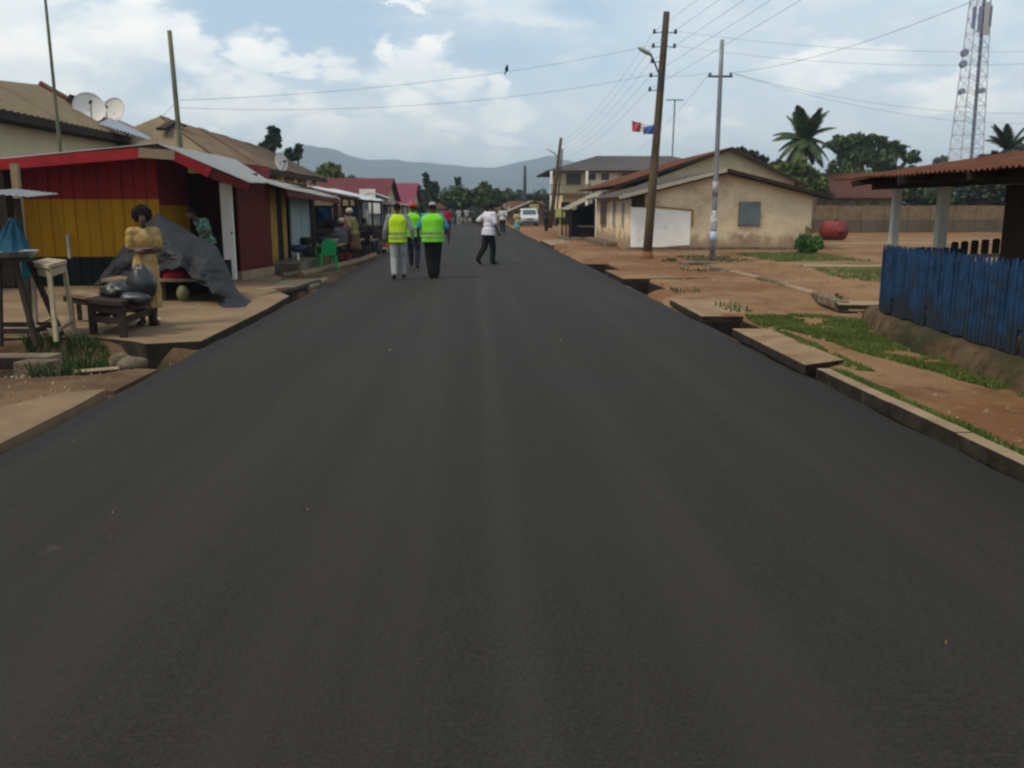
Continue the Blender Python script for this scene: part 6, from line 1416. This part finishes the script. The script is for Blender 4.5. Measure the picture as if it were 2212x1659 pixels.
# market people and people further off
m_pat = mat('patterned_shirt', (.20, .26, .28), .85, .6, 14, (.03, .12, .05), (.47, .52), 11)
p = at(446, 470, 18.3); person('person in green and white patterned shirt leaning over behind the black tarpaulin', (p.x, 18.3, FZ), PI-.9, 1.62, dict(head=(0, .16, 1.54), shL=(-.21, 0, 1.38), shR=(.21, 0, 1.38), elL=(-.36, .04, 1.18), wrL=(-.3, .22, 1.05), haL=(-.26, .28, 1.0)), top=m_pat, bottom=m_btr, lean=.30, vox=.014, sleeve='short', build=1.1, fingers=False)
def far(label, x, y, face, h, **kw): return person(label, (x, y, .02 if abs(x) < 3.2 else 0), face, h, vox=.02, fingers=False, **kw)
sit = dict(knL=(-.14, .42, .47), knR=(.14, .42, .47), anL=(-.14, .40, .085), anR=(.14, .40, .085), toL=(-.14, .55, .03), toR=(.14, .55, .03), hipL=(-.10, .02, .50), hipR=(.10, .02, .50), pelvis=(0, 0, .54), belly=(0, .01, .70), chest=(0, .03, .87), neck=(0, .05, 1.03), head=(0, .09, 1.20), shL=(-.185, .03, .99), shR=(.185, .03, .99), elL=(-.24, .14, .76), elR=(.24, .14, .76), wrL=(-.12, .34, .66), wrR=(.12, .34, .66), haL=(-.06, .41, .66), haR=(.06, .41, .66))
def seatbox(x, y): q = MB(); q.box((x, y, .20), (.36, .36, .40)); tag(q.build('wooden_box', m_wdark, loc=(x, y, 0), bevel=.01), 'dark wooden box used as a seat in the market at %s' % ('the nearer table' if y < 28 else 'the far table'), 'box')
m_oli = mat('olive_wrap', (.20, .16, .06), .9, .2, 8)
far('market woman with pale headscarf and olive wrap standing by the tables', -3.55, 27.0, 1.2, 1.60, top=m_oli, skirt=mat('brown_skirt', (.12, .07, .04), .9, .3, 8), hat='scarf', lean=.25)
far('market woman in pink top with dark headscarf behind the second table', -4.35, 30.1, .6, 1.62, top=mat('pink_top', (.36, .13, .17), .9, .2, 6), skirt=m_btr, hair='short')
person('seated trader with pale headscarf at the market tables', (-3.9, 26.9, 0), .5, 1.7, sit, top=mat('grey_top', (.14, .13, .14), .9), bottom=m_btr, hat='scarf', vox=.02, fingers=False); seatbox(-3.9, 26.9)
person('seated trader in black leaning by the low table', (-3.6, 29.9, 0), .3, 1.7, sit, top=m_btr, bottom=m_btr, vox=.02, fingers=False); seatbox(-3.6, 29.9)
far('walker in red shirt at the left of the far road', -1.5, 53, .1, 1.66, pose=walkA, top=mat('red_shirt', (.34, .012, .03), .9), bottom=mat('navy_trousers', (.016, .018, .028)))
far('walker in white shirt and dark trousers beyond the man in white', 1.9, 57, 0, 1.70, pose=walkB, top=mat('white_cotton', (.50, .51, .54), .9), bottom=m_btr)
far('child in yellow top and turquoise skirt at the right road edge', 2.75, 55.5, 0, 1.45, top=mat('pale_yellow_top', (.40, .34, .17), .9), skirt=mat('turquoise_skirt', (.10, .33, .32), .9, .1, 6), hair='short')
far('dark clad man standing on the right verge by the white van', 5.1, 62, -.3, 1.72, pose=walkA, top=m_wdark, bottom=m_btr)
far('slight figure in pale top near the far left stalls', -1.3, 84, .3, 1.6, top=mat('pale_top', (.40, .37, .35), .9), bottom=m_gtr)
far('figure in whitish shirt in the middle of the far road', -.6, 90, .3, 1.65, top=mat('pale_top', (.40, .37, .35), .9), bottom=mat('grey_cloth', (.15, .14, .15)))
far('figure with brown cloth seated shade side by the right stall', 5.5, 50, 1.3, 1.6, top=mat('brown_cloth', (.10, .06, .04), .9), bottom=m_wdark)

# white minibus parked in front of the shed
def van():
    t = thing('van', 'white van parked on the right verge in front of the grey gabled shed', 'van', (5.1, 80, 0)); x, y = 5.1, 80.0; w = .78
    prof = [(0, .30), (0, .78), (.12, .95), (.55, 1.02), (.95, 1.52), (1.2, 1.60), (3.5, 1.58), (3.75, 1.45), (3.8, .35)]
    q = MB(); ins_ = [(.9 if z > 1.05 else 1.0) for _, z in prof]
    P0 = [Vector((x-w*k, y+a, z)) for (a, z), k in zip(prof, ins_)]; P1 = [Vector((x+w*k, y+a, z)) for (a, z), k in zip(prof, ins_)]; n = len(prof)
    q.add(P0+P1, [tuple(range(n)), tuple(range(n, 2*n))[::-1]]+[(i, n+i, n+(i+1) % n, (i+1) % n) for i in range(n)]); b = q.build('body', mat('van_white', (.55, .57, .58), .35, .05, 3, bump=0, spec=.6), t, bevel=.04)
    gl = mat('car_glass', (.05, .08, .10), .1, .05, 2, bump=0, spec=.8)
    q = MB(); q.prism([(x-.62, y+.575, 1.06), (x+.62, y+.575, 1.06), (x+.58, y+.90, 1.47), (x-.58, y+.90, 1.47)], (0, -.02, .02)); q.build('windscreen', gl, b)
    for s in (-1, 1):
        q = MB(); q.prism([(x+s*.72, y+1.1, 1.08), (x+s*.72, y+3.4, 1.08), (x+s*.70, y+3.3, 1.46), (x+s*.70, y+1.2, 1.46)], (s*.03, 0, 0)); q.build('side_window', gl, b)
        q = MB(); q.ell((x+s*.56, y+.01, .68), (.12, .04, .08)); q.build('headlight', mat('lamp_lens', (.5, .5, .45), .2), t, smooth=True)
        for yy in (.75, 3.0):
            q = MB(); q.tube((x+s*.62, y+yy, .3), (x+s*.80, y+yy, .3), .30, n=20); wl = q.build('wheel', mat('tyre', (.02, .02, .02), .9), t); q = MB(); q.tube((x+s*.80, y+yy, .3), (x+s*.815, y+yy, .3), .17, n=14); q.build('rim', m_metal, wl)
    q = MB(); q.box((x, y-.04, .42), (1.5, .12, .20)); q.build('bumper', m_dkmetal, t, bevel=.03)
    q = MB(); q.box((x, y-.01, .66), (.7, .03, .12)); q.build('grille', m_dkmetal, t)
van()
